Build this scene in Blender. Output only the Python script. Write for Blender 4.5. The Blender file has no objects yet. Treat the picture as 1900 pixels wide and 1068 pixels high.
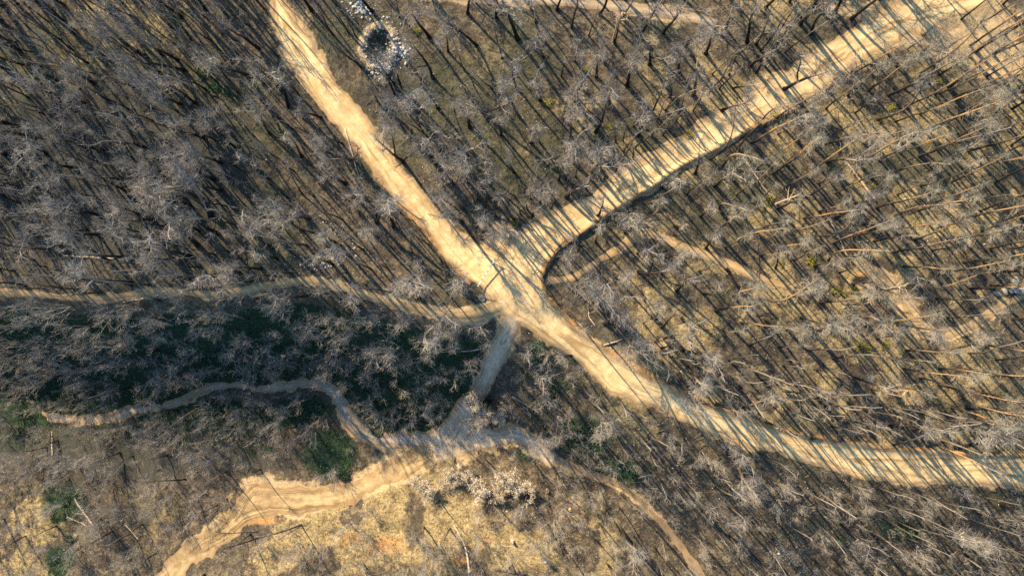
import bpy, math, random
import numpy as np
from mathutils import Vector, Matrix

rng = np.random.default_rng(11)
random.seed(11)
scene = bpy.context.scene
COL = scene.collection

# ------------------------------------------------------------------ camera
IW, IH = 1900.0, 1068.0
FPX = 1267.0            # focal length in photograph pixels
CAM_H = 90.0            # flying height over the plateau
NADIR = (1000.0, 600.0)  # where tree trunks converge in the photograph
_d = np.array([-(NADIR[0] - IW / 2) / FPX, (NADIR[1] - IH / 2) / FPX, -1.0])
_d /= np.linalg.norm(_d)
ZC = -_d
XC = np.cross([0, 1, 0], ZC); XC /= np.linalg.norm(XC)
YC = np.cross(ZC, XC)
cam_data = bpy.data.cameras.new('camera')
cam = bpy.data.objects.new('camera', cam_data)
COL.objects.link(cam)
cam.matrix_world = Matrix(((XC[0], YC[0], ZC[0], 0), (XC[1], YC[1], ZC[1], 0), (XC[2], YC[2], ZC[2], CAM_H), (0, 0, 0, 1)))
cam_data.sensor_width = 36.0
cam_data.lens = 36.0 * FPX / IW
cam_data.clip_end = 3000
scene.camera = cam


def at_z(px, py, z):
    px = np.asarray(px, float); py = np.asarray(py, float)
    u = ((px - IW / 2) / FPX)[..., None]; v = ((IH / 2 - py) / FPX)[..., None]
    d = u * XC + v * YC - ZC
    t = (np.asarray(z, float) - CAM_H) / d[..., 2]
    return d[..., 0] * t, d[..., 1] * t


def to_px(x, y, z):
    q = np.stack([np.asarray(x, float), np.asarray(y, float), np.asarray(z, float) - CAM_H], -1)
    zz = -(q @ ZC)
    return IW / 2 + FPX * (q @ XC) / zz, IH / 2 - FPX * (q @ YC) / zz


# ------------------------------------------------------------------ noise
def vnoise(x, y, scale, seed):
    x = np.asarray(x, float) / scale + 1000.0 + seed * 17.3
    y = np.asarray(y, float) / scale + 1000.0 + seed * 7.7
    xi = np.floor(x).astype(np.int64); yi = np.floor(y).astype(np.int64)
    fx = x - xi; fy = y - yi
    fx = fx * fx * (3 - 2 * fx); fy = fy * fy * (3 - 2 * fy)

    def h(a, b):
        n = (a * 374761393 + b * 668265263 + seed * 974711) & 0x7fffffff
        n = ((n ^ (n >> 13)) * 1274126177) & 0x7fffffff
        return ((n ^ (n >> 16)) & 0xffff) / 65535.0
    return (h(xi, yi) * (1 - fx) + h(xi + 1, yi) * fx) * (1 - fy) + (h(xi, yi + 1) * (1 - fx) + h(xi + 1, yi + 1) * fx) * fy


def fbm(x, y, scale, seed, octv=4):
    a, tot, out = 1.0, 0.0, 0.0
    for i in range(octv):
        out = out + a * vnoise(x, y, scale / 2 ** i, seed + i * 31)
        tot += a; a *= 0.5
    return out / tot


def sstep(a, b, x):
    t = np.clip((np.asarray(x, float) - a) / (b - a), 0, 1)
    return t * t * (3 - 2 * t)


# ------------------------------------------------------------------ terrain
CTRL = [(-300, -200, 2), (300, -200, 2), (900, -200, 1.5), (1500, -200, 1), (2200, -200, .5),
        (-300, 250, 1), (250, 250, 1), (600, 250, .7), (950, 250, .8), (1300, 150, .5), (1700, 250, 0), (2200, 300, 0),
        (-300, 470, .6), (0, 480, .5), (150, 480, .5), (400, 475, .3), (650, 480, .3), (850, 480, 0), (1150, 480, 0), (1500, 500, -.2), (1900, 550, -.5), (2200, 550, -.5),
        (-300, 545, .3), (0, 556, .2), (100, 562, .2), (200, 564, .2), (300, 560, .2), (420, 554, .2), (560, 536, .2), (630, 548, .1), (700, 567, 0), (800, 592, 0), (880, 607, 0), (930, 590, 0), (965, 600, 0),
        (-300, 680, -7), (0, 685, -9.6), (150, 690, -10), (300, 685, -9.5), (420, 670, -9.5), (560, 662, -9.5), (680, 700, -9.5), (790, 735, -9.3),
        (-300, 760, -8.5), (60, 750, -11.5), (200, 770, -11.3), (350, 735, -10.5), (450, 718, -10.5), (580, 712, -10.5), (640, 770, -10.5), (720, 815, -10.5), (800, 825, -10.5),
        (943, 606, -.5), (927, 650, -3.4), (908, 690, -5.8), (885, 730, -7.8), (850, 775, -9.6),
        (985, 655, -2.0), (970, 700, -5), (945, 760, -8), (1040, 720, -4), (1020, 780, -7),
        (1000, 590, 0), (1060, 630, 0), (1120, 680, -.2), (1240, 750, -.6), (1400, 800, -1), (1600, 850, -1.2), (1900, 872, -1.2), (2200, 880, -1.2),
        (1300, 650, .3), (1600, 700, 0), (1900, 720, -.3), (2200, 720, -.3),
        (900, 812, -9.8), (960, 805, -9), (1050, 855, -8), (1150, 890, -7.5), (1250, 1000, -8),
        (1140, 735, -.6), (1270, 805, -1.0), (1437, 862, -1.2), (1604, 898, -1.3), (1800, 912, -1.3), (2000, 915, -1.3), (1361, 765, -.8), (1563, 818, -1.1), (1766, 838, -1.2),
        (1150, 810, -3.2), (1300, 885, -3.2), (1500, 945, -3.2), (1700, 985, -3.4), (1900, 990, -3.4), (1400, 1060, -6.5), (1700, 1100, -7), (2200, 1100, -7),
        (-300, 850, -7.5), (100, 850, -8), (350, 830, -8.5), (550, 840, -9), (640, 915, -8.3), (520, 930, -7.5), (400, 1000, -6.5), (300, 1060, -5.5), (100, 1000, -5), (-200, 1100, -3),
        (750, 900, -8.2), (750, 1000, -5.5), (750, 1200, -2), (950, 900, -8), (950, 1000, -6), (950, 1200, -3), (1150, 1000, -7), (1150, 1200, -5.5), (500, 1200, -2.5), (200, 1200, -2), (1500, 1300, -10), (2200, 1300, -10)]
_c = np.array(CTRL, float)
_deep = (_c[:, 2] < -3) & (_c[:, 0] < 1120)
_c[_deep, 2] *= 1.27
_cx, _cy = at_z(_c[:, 0], _c[:, 1], _c[:, 2])
_cp = np.stack([_cx, _cy], 1)


def _phi(r):
    return r * r * np.log(r + 1e-6)


_n = len(_cp)
_K = np.zeros((_n + 3, _n + 3))
_K[:_n, :_n] = _phi(np.linalg.norm(_cp[:, None] - _cp[None], axis=2)) + 2.0 * np.eye(_n)
_K[:_n, _n] = 1; _K[:_n, _n + 1:] = _cp; _K[_n, :_n] = 1; _K[_n + 1:, :_n] = _cp.T
_w = np.linalg.solve(_K, np.concatenate([_c[:, 2], [0, 0, 0]]))


def base_h(x, y):
    x = np.clip(np.asarray(x, float), -88, 92); y = np.clip(np.asarray(y, float), -58, 62)
    s = x.shape
    p = np.stack([x.ravel(), y.ravel()], 1)
    out = np.empty(len(p))
    for i in range(0, len(p), 20000):
        q = p[i:i + 20000]
        r = np.sqrt(((q[:, None] - _cp[None]) ** 2).sum(2))
        out[i:i + 20000] = _phi(r) @ _w[:_n] + _w[_n] + q @ _w[_n + 1:]
    return out.reshape(s)


def at(px, py):
    """where the sight line of a pixel of the photograph meets the terrain"""
    z = np.zeros(np.shape(px))
    for _ in range(7):
        x, y = at_z(px, py, z)
        z = 0.35 * z + 0.65 * base_h(x, y)
    return at_z(px, py, z)


def spline(pts, step=5):
    p = np.array(pts, float)
    p = np.vstack([2 * p[0] - p[1], p, 2 * p[-1] - p[-2]])
    out = []
    for i in range(1, len(p) - 2):
        a, b, c, d = p[i - 1:i + 3]
        for t in np.linspace(0, 1, step, endpoint=False):
            out.append(.5 * (2 * b + (c - a) * t + (2 * a - 5 * b + 4 * c - d) * t * t + (3 * b - a - 3 * c + d) * t ** 3))
    out.append(p[-2])
    return np.array(out)


def ribbon(cl):
    """centre line with widths (px) -> outline"""
    c = spline(cl, 4)
    t = np.gradient(c[:, :2], axis=0); t /= np.linalg.norm(t, axis=1)[:, None] + 1e-9
    nrm = np.stack([-t[:, 1], t[:, 0]], 1)
    return np.vstack([c[:, :2] + nrm * c[:, 2:3] / 2, (c[:, :2] - nrm * c[:, 2:3] / 2)[::-1]])


def edges(a, b):
    return np.vstack([spline(a, 3), spline(b, 3)[::-1]])


ROADS = [
    ('dirt_road', edges(
        [(480, -60), (500, 0), (505, 51), (518, 91), (546, 136), (581, 182), (630, 240), (681, 298), (731, 364), (782, 420), (832, 480), (873, 521), (897, 540), (932, 588), (974, 612), (1034, 644), (1090, 685), (1135, 725), (1211, 755), (1270, 783), (1336, 811), (1437, 841), (1513, 862), (1604, 886), (1715, 897), (1900, 902), (2100, 905)],
        [(512, -60), (530, 0), (548, 30), (571, 60), (597, 105), (630, 160), (662, 197), (698, 243), (737, 298), (779, 349), (819, 402), (856, 432), (893, 458), (940, 480), (1000, 520), (1018, 548), (1065, 604), (1110, 639), (1166, 675), (1270, 730), (1361, 768), (1462, 801), (1563, 821), (1664, 834), (1766, 841), (1900, 846), (2100, 850)])),
    ('side_road', edges(
        [(925, 500), (930, 462), (974, 425), (1014, 399), (1075, 372), (1115, 350), (1150, 320), (1181, 303), (1216, 290), (1260, 260), (1300, 233), (1341, 202), (1391, 172), (1427, 131), (1492, 96), (1533, 68), (1583, 36), (1644, 10), (1705, -25), (1760, -60)],
        [(985, 560), (1005, 536), (1011, 495), (1034, 463), (1075, 433), (1115, 402), (1156, 375), (1211, 342), (1262, 306), (1321, 277), (1361, 253), (1427, 221), (1472, 201), (1543, 166), (1614, 121), (1664, 91), (1722, 66), (1800, 30), (1880, -10), (1960, -60)])),
    ('gravel_lane', edges(
        [(936, 572), (928, 600), (913, 628), (898, 673), (881, 712), (853, 746), (825, 783), (800, 806), (770, 836), (800, 866)],
        [(962, 590), (966, 618), (951, 640), (934, 673), (917, 704), (900, 735), (881, 769), (874, 800), (862, 826), (832, 858)])),
    ('earth_road', edges(
        [(812, 800), (797, 811), (741, 845), (696, 868), (640, 893), (580, 902), (521, 896), (490, 890), (455, 896), (435, 932), (404, 966), (374, 983), (324, 1018), (283, 1064), (240, 1120)],
        [(836, 846), (815, 860), (770, 880), (710, 905), (640, 934), (556, 953), (475, 968), (430, 1003), (399, 1028), (354, 1062), (310, 1120)])),
    ('branch_lane', edges(
        [(850, 812), (886, 797), (917, 792), (951, 791), (985, 806), (1013, 829), (1041, 848)],
        [(826, 858), (872, 848), (917, 832), (945, 823), (965, 825), (993, 842), (1020, 866)])),
    ('forest_trail', ribbon([(-60, 536, 11.5), (0, 541, 10.7), (60, 545, 10.7), (120, 551, 11.5), (190, 553, 10.7), (250, 546, 10.7), (330, 542, 11.5), (400, 547, 13.1), (450, 540, 14.8), (510, 528, 14.8), (560, 521, 12.3), (620, 527, 12.3), (670, 543, 14.8), (720, 558, 13.9), (780, 574, 14.8), (830, 583, 16.4), (870, 584, 19.7), (905, 574, 24.6), (935, 565, 27.9)])),
    ('gully_path', ribbon([(48, 742, 4), (62, 748, 8.1), (90, 770, 8.9), (150, 778, 9.6), (200, 775, 10.4), (250, 760, 11.1), (300, 755, 12.6), (350, 735, 12.6), (400, 716, 11.8), (450, 715, 11.1), (480, 722, 10.4), (540, 715, 11.1), (580, 710, 12.6), (610, 720, 17.8), (630, 745, 22.2), (645, 775, 25.2), (670, 800, 28.1), (710, 815, 26.6), (770, 815, 29.6), (800, 818, 29.6)])),
    ('woodland_trail', ribbon([(1012, 522, 14), (1060, 515, 12), (1100, 490, 12), (1150, 460, 12), (1185, 436, 11), (1215, 436, 13), (1265, 456, 14), (1326, 480, 14), (1386, 504, 13), (1430, 525, 12), (1500, 535, 9)])),
    ('sandy_trail', ribbon([(1590, 480, 10), (1606, 492, 20), (1649, 536, 26), (1672, 572, 26), (1700, 606, 22), (1745, 621, 15), (1790, 611, 13), (1830, 590, 13), (1870, 562, 12), (1910, 543, 12), (1960, 525, 9)])),
    ('lower_trail', ribbon([(1000, 832, 22), (1036, 856, 20), (1080, 874, 15), (1136, 893, 12), (1180, 922, 11), (1211, 952, 12), (1245, 990, 14), (1275, 1030, 18), (1305, 1075, 20), (1330, 1120, 20)])),
    ('top_track', ribbon([(800, -14, 22), (900, -4, 20), (1000, 0, 20), (1100, 8, 20), (1200, 20, 20), (1270, 30, 18), (1330, 44, 12)])),
]

FINE = 0.27
gx = np.arange(-80, 84.01, FINE); gy = np.arange(-52, 58.01, FINE)
out_steps = np.cumsum(np.geomspace(0.5, 160, 16))
GX = np.concatenate([gx[0] - out_steps[::-1], gx, gx[-1] + out_steps])
GY = np.concatenate([gy[0] - out_steps[::-1], gy, gy[-1] + out_steps])
X, Y = np.meshgrid(GX, GY)
NYV, NXV = X.shape
# the terrain is smooth: solve it on a coarse grid, then bicubic-ish resample by two linear passes
bx = np.arange(-90, 94, 0.9); by = np.arange(-60, 64, 0.9)
BX, BY = np.meshgrid(bx, by)
BH = base_h(BX, BY)


def lerp2(ax, ay, G, x, y):
    x = np.clip(x, ax[0], ax[-1] - 1e-6); y = np.clip(y, ay[0], ay[-1] - 1e-6)
    i = np.clip(np.searchsorted(ax, x, side='right') - 1, 0, len(ax) - 2)
    j = np.clip(np.searchsorted(ay, y, side='right') - 1, 0, len(ay) - 2)
    fx = (x - ax[i]) / (ax[i + 1] - ax[i]); fy = (y - ay[j]) / (ay[j + 1] - ay[j])
    return (G[j, i] * (1 - fx) + G[j, i + 1] * fx) * (1 - fy) + (G[j + 1, i] * (1 - fx) + G[j + 1, i + 1] * fx) * fy


HB = lerp2(bx, by, BH, X, Y)


def poly_sd(poly, x, y):
    """signed distance, positive inside"""
    x0, y0 = poly.min(0) - 3; x1, y1 = poly.max(0) + 3
    sd = np.full(x.shape, -9.0)
    m = (x > x0) & (x < x1) & (y > y0) & (y < y1)
    p = np.stack([x[m], y[m]], 1)
    best = np.full(len(p), 1e9); ins = np.zeros(len(p), bool)
    for a, b in zip(poly, np.roll(poly, -1, 0)):
        e = b - a; L = e @ e
        if L < 1e-10:
            continue
        w = p - a
        t = np.clip((w @ e) / L, 0, 1)
        best = np.minimum(best, ((w - t[:, None] * e) ** 2).sum(1))
        c = ((a[1] > p[:, 1]) != (b[1] > p[:, 1])) & (p[:, 0] < e[0] * (p[:, 1] - a[1]) / (e[1] if abs(e[1]) > 1e-12 else 1e-12) + a[0])
        ins ^= c
    d = np.sqrt(best)
    sd[m] = np.clip(np.where(ins, d, -d), -9, 9)
    return sd


wob = (fbm(X, Y, 1.6, 3, 3) - .5) * 1.0 + (fbm(X, Y, 6.0, 5, 2) - .5) * .8 + (fbm(X, Y, .7, 9, 2) - .5) * .45
SDS = []
for k, (nm, outline) in enumerate(ROADS):
    wx, wy = at(outline[:, 0], outline[:, 1])
    amp = {'dirt_road': 1.0, 'side_road': 1.0, 'gravel_lane': 1.0, 'earth_road': 1.4, 'branch_lane': 1.5, 'gully_path': 1.0}.get(nm, .45)
    sd_ = poly_sd(np.stack([wx, wy], 1), X, Y) + wob * amp
    if nm == 'side_road':      # the track peters out in the open clearing
        sd_ = sd_ + .5 * sstep(14, 24, X * .78 + Y * .62) * sstep(-3, -1, sd_) - 1.2 * sstep(34, 46, X * .78 + Y * .62) * (.4 + 1.2 * fbm(X, Y, 2.2, 177, 3)) * sstep(-9, -8, sd_)
    SDS.append(sd_)
SDS = np.array(SDS)
SDMAX = SDS.max(0); OWNER = SDS.argmax(0)


def line_d(pts, x, y):
    s = spline(pts, 4)
    wx, wy = at(s[:, 0], s[:, 1])
    p = np.stack([wx, wy], 1)
    best = np.full(x.shape, 1e9)
    for a, b in zip(p[:-1], p[1:]):
        e = b - a; L = e @ e + 1e-12
        t = np.clip(((x - a[0]) * e[0] + (y - a[1]) * e[1]) / L, 0, 1)
        best = np.minimum(best, (x - a[0] - t * e[0]) ** 2 + (y - a[1] - t * e[1]) ** 2)
    return np.sqrt(best)


onroad = sstep(-1.2, .3, SDMAX)
HG = HB + ((fbm(X, Y, 7, 21, 4) - .5) * 1.0 + (fbm(X, Y, .9, 22, 2) - .5) * .22) * (1 - onroad) + (fbm(X, Y, 1.2, 25, 3) - .5) * .10 * onroad
# earth banks pushed up along the roads
B1 = line_d([(1012, 548), (1006, 520), (1013, 492), (1036, 464), (1076, 435), (1116, 404), (1157, 377), (1212, 344), (1262, 309), (1321, 280), (1361, 256), (1427, 224), (1480, 200)], X, Y)
B2 = line_d([(1020, 556), (1066, 605), (1112, 639), (1168, 676), (1272, 729), (1363, 766), (1464, 799), (1565, 818), (1668, 832), (1768, 838), (1900, 843), (2050, 846)], X, Y)
B3 = line_d([(640, 253), (690, 312), (740, 378), (790, 432), (838, 490), (872, 524)], X, Y)
B4 = line_d([(455, 896), (437, 932), (404, 968), (374, 984), (324, 1019), (283, 1066)], X, Y)
HG += .55 * np.exp(-(B1 / .34) ** 2) + .50 * np.exp(-(B2 / .45) ** 2) * (.5 + fbm(X, Y, 3, 41, 2)) + .22 * np.exp(-(B3 / .35) ** 2) + .15 * np.exp(-(B4 / .4) ** 2)
# the dug pit with its ring of spoil
PITX, PITY = [float(v) for v in at(705., 90.)]
rp = np.hypot((X - PITX) / 1.0, (Y - PITY) / 1.35)
wobp = (fbm(X, Y, 1.5, 51, 3) - .5) * 1.7
HG += -.95 * sstep(1.6, .5, rp + wobp) + .55 * np.exp(-((rp + wobp - 2.15) / .55) ** 2)
# the small dug hollow on the right
HOX, HOY = [float(v) for v in at(1600., 523.)]
rh = np.hypot((X - HOX) / 1.5, (Y - HOY) / .9)
HG += -.7 * sstep(1.0, .3, rh) + .35 * np.exp(-((np.hypot((X - HOX + .2) / 1.6, (Y - HOY - .55) / .5)) / .7) ** 2)


def height(x, y):
    return lerp2(GX, GY, HG, np.asarray(x, float), np.asarray(y, float))


def road_sd(x, y):
    return lerp2(GX, GY, SDMAX, np.asarray(x, float), np.asarray(y, float))


def onto(px, py):
    x, y = at(np.asarray(px, float), np.asarray(py, float))
    for _ in range(4):
        x, y = at_z(px, py, height(x, y))
    return float(x), float(y), float(height(x, y))


# ------------------------------------------------------------------ mesh helpers
def mesh_from(name, verts, quads, mat, attrs=None, smooth=True, tris=None):
    me = bpy.data.meshes.new(name)
    verts = np.asarray(verts, np.float32)
    nq = len(quads); nt = 0 if tris is None else len(tris)
    me.vertices.add(len(verts)); me.vertices.foreach_set('co', verts.ravel())
    loops = np.asarray(quads, np.int32).reshape(-1)
    starts = np.arange(nq, dtype=np.int32) * 4
    if nt:
        loops = np.concatenate([loops, np.asarray(tris, np.int32).reshape(-1)])
        starts = np.concatenate([starts, nq * 4 + np.arange(nt, dtype=np.int32) * 3])
    me.loops.add(len(loops)); me.loops.foreach_set('vertex_index', loops)
    me.polygons.add(nq + nt); me.polygons.foreach_set('loop_start', starts)
    me.update(calc_edges=True)
    me.polygons.foreach_set('use_smooth', np.full(nq + nt, smooth))
    for k, v in (attrs or {}).items():
        v = np.asarray(v, np.float32)
        if v.ndim == 1:
            a = me.attributes.new(k, 'FLOAT', 'POINT'); a.data.foreach_set('value', v)
        else:
            a = me.attributes.new(k, 'FLOAT_COLOR', 'POINT')
            a.data.foreach_set('color', np.concatenate([v, np.ones((len(v), 4 - v.shape[1]), np.float32)], 1).ravel())
    if mat:
        me.materials.append(mat)
    return me


def link(name, me, parent=None, loc=None):
    o = bpy.data.objects.new(name, me); COL.objects.link(o)
    if parent is not None:
        o.parent = parent
    if loc is not None:
        o.location = loc
    return o


def tag(o, label=None, cat=None, group=None, kind=None):
    if label: o['label'] = label
    if cat: o['category'] = cat
    if group: o['group'] = group
    if kind: o['kind'] = kind
    return o


# ------------------------------------------------------------------ materials
class NT:
    def __init__(self, name):
        self.m = bpy.data.materials.new(name); self.m.use_nodes = True
        self.t = self.m.node_tree; self.N = self.t.nodes; self.L = self.t.links
        self.b = self.N['Principled BSDF']
        self.b.inputs['Roughness'].default_value = .95
        self.b.inputs['Specular IOR Level'].default_value = .15

    def put(self, sock, v):
        if isinstance(v, bpy.types.NodeSocket): self.L.new(v, sock)
        elif isinstance(v, (tuple, list)) and len(v) == 3 and sock.type == 'RGBA': sock.default_value = (*v, 1)
        else: sock.default_value = v

    def attr(self, n, out='Fac'):
        a = self.N.new('ShaderNodeAttribute'); a.attribute_name = n; return a.outputs[out]

    def sep(self, c):
        s = self.N.new('ShaderNodeSeparateColor'); self.put(s.inputs[0], c); return s.outputs

    def pos(self, kind='Object'):
        return self.N.new('ShaderNodeTexCoord').outputs[kind]

    def noise(self, vec, scale, detail=4, rough=.6):
        n = self.N.new('ShaderNodeTexNoise'); self.put(n.inputs['Vector'], vec)
        n.inputs['Scale'].default_value = scale; n.inputs['Detail'].default_value = detail; n.inputs['Roughness'].default_value = rough
        return n.outputs['Fac']

    def math(self, op, a, b=0.0, clamp=False):
        n = self.N.new('ShaderNodeMath'); n.operation = op; n.use_clamp = clamp
        self.put(n.inputs[0], a); self.put(n.inputs[1], b); return n.outputs[0]

    def ss(self, v, a, b):
        n = self.N.new('ShaderNodeMapRange'); n.interpolation_type = 'SMOOTHSTEP'
        self.put(n.inputs['Value'], v); n.inputs['From Min'].default_value = a; n.inputs['From Max'].default_value = b
        return n.outputs['Result']

    def mix(self, f, a, b, mode='MIX'):
        n = self.N.new('ShaderNodeMix'); n.data_type = 'RGBA'; n.blend_type = mode
        self.put(n.inputs[0], f); self.put(n.inputs[6], a); self.put(n.inputs[7], b); return n.outputs[2]

    def color(self, c): self.put(self.b.inputs['Base Color'], c); return self

    def bump(self, h, strength=.6, dist=.1):
        n = self.N.new('ShaderNodeBump'); n.inputs['Strength'].default_value = strength; n.inputs['Distance'].default_value = dist
        self.put(n.inputs['Height'], h); self.L.new(n.outputs[0], self.b.inputs['Normal']); return self

    def rand(self): return self.N.new('ShaderNodeObjectInfo').outputs['Random']


def mat_ground():
    n = NT('forest_floor'); P = n.pos()
    r, g, b = n.sep(n.attr('cover', 'Color'))[:3]
    rr, ash_shade, leaf_shade = n.sep(n.attr('soil', 'Color'))[:3]
    fine = n.noise(P, 5.5, 5, .75); mid = n.noise(P, 1.1, 5, .7); big = n.noise(P, .22, 4, .6); spk = n.noise(P, 14, 3, .7)
    fine = n.math('ADD', n.math('MULTIPLY', fine, .6), n.math('MULTIPLY', n.noise(P, 2.3, 4, .7), .4))
    litter = n.mix(n.ss(fine, .38, .62), (.026, .022, .018), (.125, .100, .070))
    litter = n.mix(n.math('MULTIPLY', n.ss(mid, .47, .60), .75), litter, n.mix(n.ss(fine, .38, .62), (.085, .066, .044), (.26, .205, .130)))
    litter = n.mix(n.math('MULTIPLY', n.ss(big, .5, .66), .6), litter, (.036, .032, .028))
    moss_shade = n.mix(n.ss(fine, .35, .65), (.016, .026, .018), (.085, .090, .048))  # moss, its blue-green also painting teal shade into the floor
    litter = n.mix(n.math('MULTIPLY', n.ss(n.math('ADD', n.math('MULTIPLY', leaf_shade, .6), n.math('MULTIPLY', mid, .6)), .55, .80), .6), litter, moss_shade)
    straw_sun = n.mix(n.ss(fine, .36, .62), (.085, .062, .034), (.42, .325, .165))
    straw_sun = n.mix(n.math('MULTIPLY', n.ss(n.noise(P, .55, 4, .65), .48, .62), .7), straw_sun, n.mix(n.ss(fine, .36, .62), (.050, .038, .024), (.20, .15, .085)))
    fs = n.ss(n.math('ADD', g, n.math('MULTIPLY', n.math('SUBTRACT', mid, .5), 1.1)), .32, .62)
    c = n.mix(fs, litter, straw_sun)
    green = n.mix(n.ss(fine, .4, .68), (.009, .020, .012), (.042, .078, .034))
    fg = n.ss(n.math('ADD', b, n.math('MULTIPLY', n.math('SUBTRACT', mid, .5), 1.0)), .35, .6)
    c = n.mix(fg, c, green)
    fa = n.ss(n.math('ADD', ash_shade, n.math('MULTIPLY', n.math('SUBTRACT', mid, .5), 1.0)), .35, .65)
    c = n.mix(fa, c, n.mix(fine, (.016, .019, .019), (.068, .066, .056)))  # bluish dark: painted shade as well as ash
    bare = n.mix(n.ss(fine, .3, .7), (.30, .205, .108), (.50, .375, .215))
    fb = n.ss(n.math('ADD', r, n.math('MULTIPLY', n.math('SUBTRACT', mid, .5), 1.0)), .38, .68)
    c = n.mix(fb, c, bare)
    orange = n.mix(n.ss(fine, .3, .7), (.25, .125, .050), (.50, .285, .115))
    fo = n.ss(n.math('ADD', rr, n.math('MULTIPLY', n.math('SUBTRACT', mid, .5), .8)), .35, .65)
    c = n.mix(fo, c, orange)
    c = n.mix(n.math('MULTIPLY', n.ss(spk, .66, .74), .35), c, (.42, .36, .28))
    n.color(c).bump(n.math('ADD', fine, n.math('MULTIPLY', mid, .6)), .9, .16)
    return n.m


def mat_road(name, lo, hi, stony=.3):
    n = NT(name); P = n.pos()
    e = n.attr('edge'); tr = n.attr('track')
    fine = n.noise(P, 6, 5, .7); mid = n.noise(P, .8, 4, .6); big = n.noise(P, .25, 3, .5); pb = n.noise(P, 17, 3, .6)
    c = n.mix(n.ss(mid, .3, .7), lo, hi)
    c = n.mix(n.math('MULTIPLY', n.ss(fine, .5, .75), .35), c, tuple(v * .62 for v in lo))
    c = n.mix(n.math('MULTIPLY', tr, .55), c, tuple(min(.74, v * 1.22) for v in hi))
    c = n.mix(n.math('MULTIPLY', n.ss(big, .52, .7), .30), c, tuple(v * q for v, q in zip(lo, (.85, .8, .75))))
    c = n.mix(n.math('MULTIPLY', n.ss(pb, .62, .72), stony), c, (.56, .52, .45))
    vm = n.N.new('ShaderNodeVectorMath'); vm.operation = 'SCALE'; n.L.new(P, vm.inputs[0]); vm.inputs['Scale'].default_value = .16
    cb = n.N.new('ShaderNodeCombineXYZ'); n.put(cb.inputs[0], n.math('MULTIPLY', n.attr('across'), 1.6))
    va = n.N.new('ShaderNodeVectorMath'); n.L.new(vm.outputs[0], va.inputs[0]); n.L.new(cb.outputs[0], va.inputs[1])
    streak = n.noise(va.outputs[0], 1.0, 5, .7)
    c = n.mix(n.math('MULTIPLY', n.ss(streak, .50, .62), .9), c, tuple(v * q for v, q in zip(lo, (.74, .68, .60))))
    c = n.mix(n.math('MULTIPLY', n.ss(n.noise(P, 1.9, 5, .75), .56, .66), .45), c, tuple(v * q for v, q in zip(lo, (.68, .62, .56))))
    red = n.mix(fine, (.16, .098, .052), (.36, .24, .125))
    fe = n.ss(n.math('SUBTRACT', n.math('ADD', n.math('MULTIPLY', mid, .7), n.math('MULTIPLY', fine, .5)), e), -.15, .60)
    c = n.mix(n.math('MULTIPLY', fe, .85), c, red)
    n.color(c).bump(n.math('ADD', fine, mid), .55, .06)
    return n.m


def mat_bark(name, char, mid_c, top_c, orange=False):
    """char: 0 burnt base .. 1 pale top, a property stored on the trunk itself"""
    n = NT(name); P = n.pos()
    h = n.attr('up'); ns = n.noise(P, 2.2, 4, .7); rnd = n.rand()
    hh = n.math('ADD', n.math('ADD', h, n.math('MULTIPLY', n.math('SUBTRACT', ns, .5), .45)), n.math('MULTIPLY', n.math('SUBTRACT', rnd, .5), .35))
    c = n.mix(n.ss(hh, .18, .50), char, mid_c)
    if orange:
        c = n.mix(n.math('MULTIPLY', n.ss(hh, .40, .52), n.ss(n.math('FRACT', n.math('MULTIPLY', rnd, 7.31)), .05, .75)), c, (.44, .245, .10))
        c = n.mix(n.ss(hh, .80, .95), c, top_c)
    else:
        c = n.mix(n.ss(hh, .50, .85), c, top_c)
    c = n.mix(n.math('MULTIPLY', n.ss(n.noise(P, 9, 3, .7), .5, .7), .4), c, tuple(v * .45 for v in mid_c))
    n.color(c)
    return n.m


def mat_twig(name, a, b):
    n = NT(name)
    c = n.mix(n.rand(), a, b)
    c = n.mix(n.ss(n.noise(n.pos(), 1.4, 3, .6), .4, .65), c, tuple(v * .68 for v in a))
    n.color(c)
    return n.m


def mat_plain(name, a, b, scale=4, rough=.9):
    n = NT(name)
    n.color(n.mix(n.ss(n.noise(n.pos(), scale, 4, .65), .35, .65), a, b)); n.b.inputs['Roughness'].default_value = rough
    return n.m


M_GROUND = mat_ground()
M_ROAD = mat_road('sandy_road', (.45, .315, .155), (.68, .505, .275))
M_LANE = mat_road('gravel_surface', (.36, .285, .195), (.50, .415, .30), .55)
M_EARTH = mat_road('worn_earth', (.20, .138, .072), (.41, .30, .16), .2)
M_FAINT = mat_road('faint_dirt', (.15, .118, .082), (.28, .225, .16))
M_PATH = mat_road('path_dirt', (.40, .275, .135), (.60, .44, .225))
M_GULLY = mat_road('path_grey', (.27, .225, .175), (.40, .345, .275), .4)
M_OAKBARK = mat_bark('burnt_bark', (.018, .015, .013), (.055, .043, .034), (.26, .215, .175))
M_PINEBARK = mat_bark('scorched_pine_bark', (.030, .024, .020), (.20, .150, .110), (.30, .25, .20), True)
M_THINBARK = mat_bark('thin_bark', (.024, .020, .017), (.12, .098, .078), (.30, .255, .205))
M_DARKBARK = mat_bark('charred_bark', (.016, .014, .013), (.030, .025, .022), (.085, .070, .058))
M_OAKTWIG = mat_twig('pale_twigs', (.235, .21, .185), (.43, .385, .33))
M_PINETWIG = mat_twig('pine_twigs', (.24, .215, .165), (.36, .32, .25))
M_THINTWIG = mat_twig('thin_twigs', (.195, .172, .145), (.36, .32, .27))
M_DARKTWIG = mat_twig('charred_twigs', (.075, .062, .05), (.16, .135, .11))
M_BUSHTWIG = mat_twig('bush_twigs', (.31, .275, .235), (.47, .42, .36))
M_CREAM = mat_twig('cream_leaves', (.58, .48, .34), (.70, .60, .45))
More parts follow.
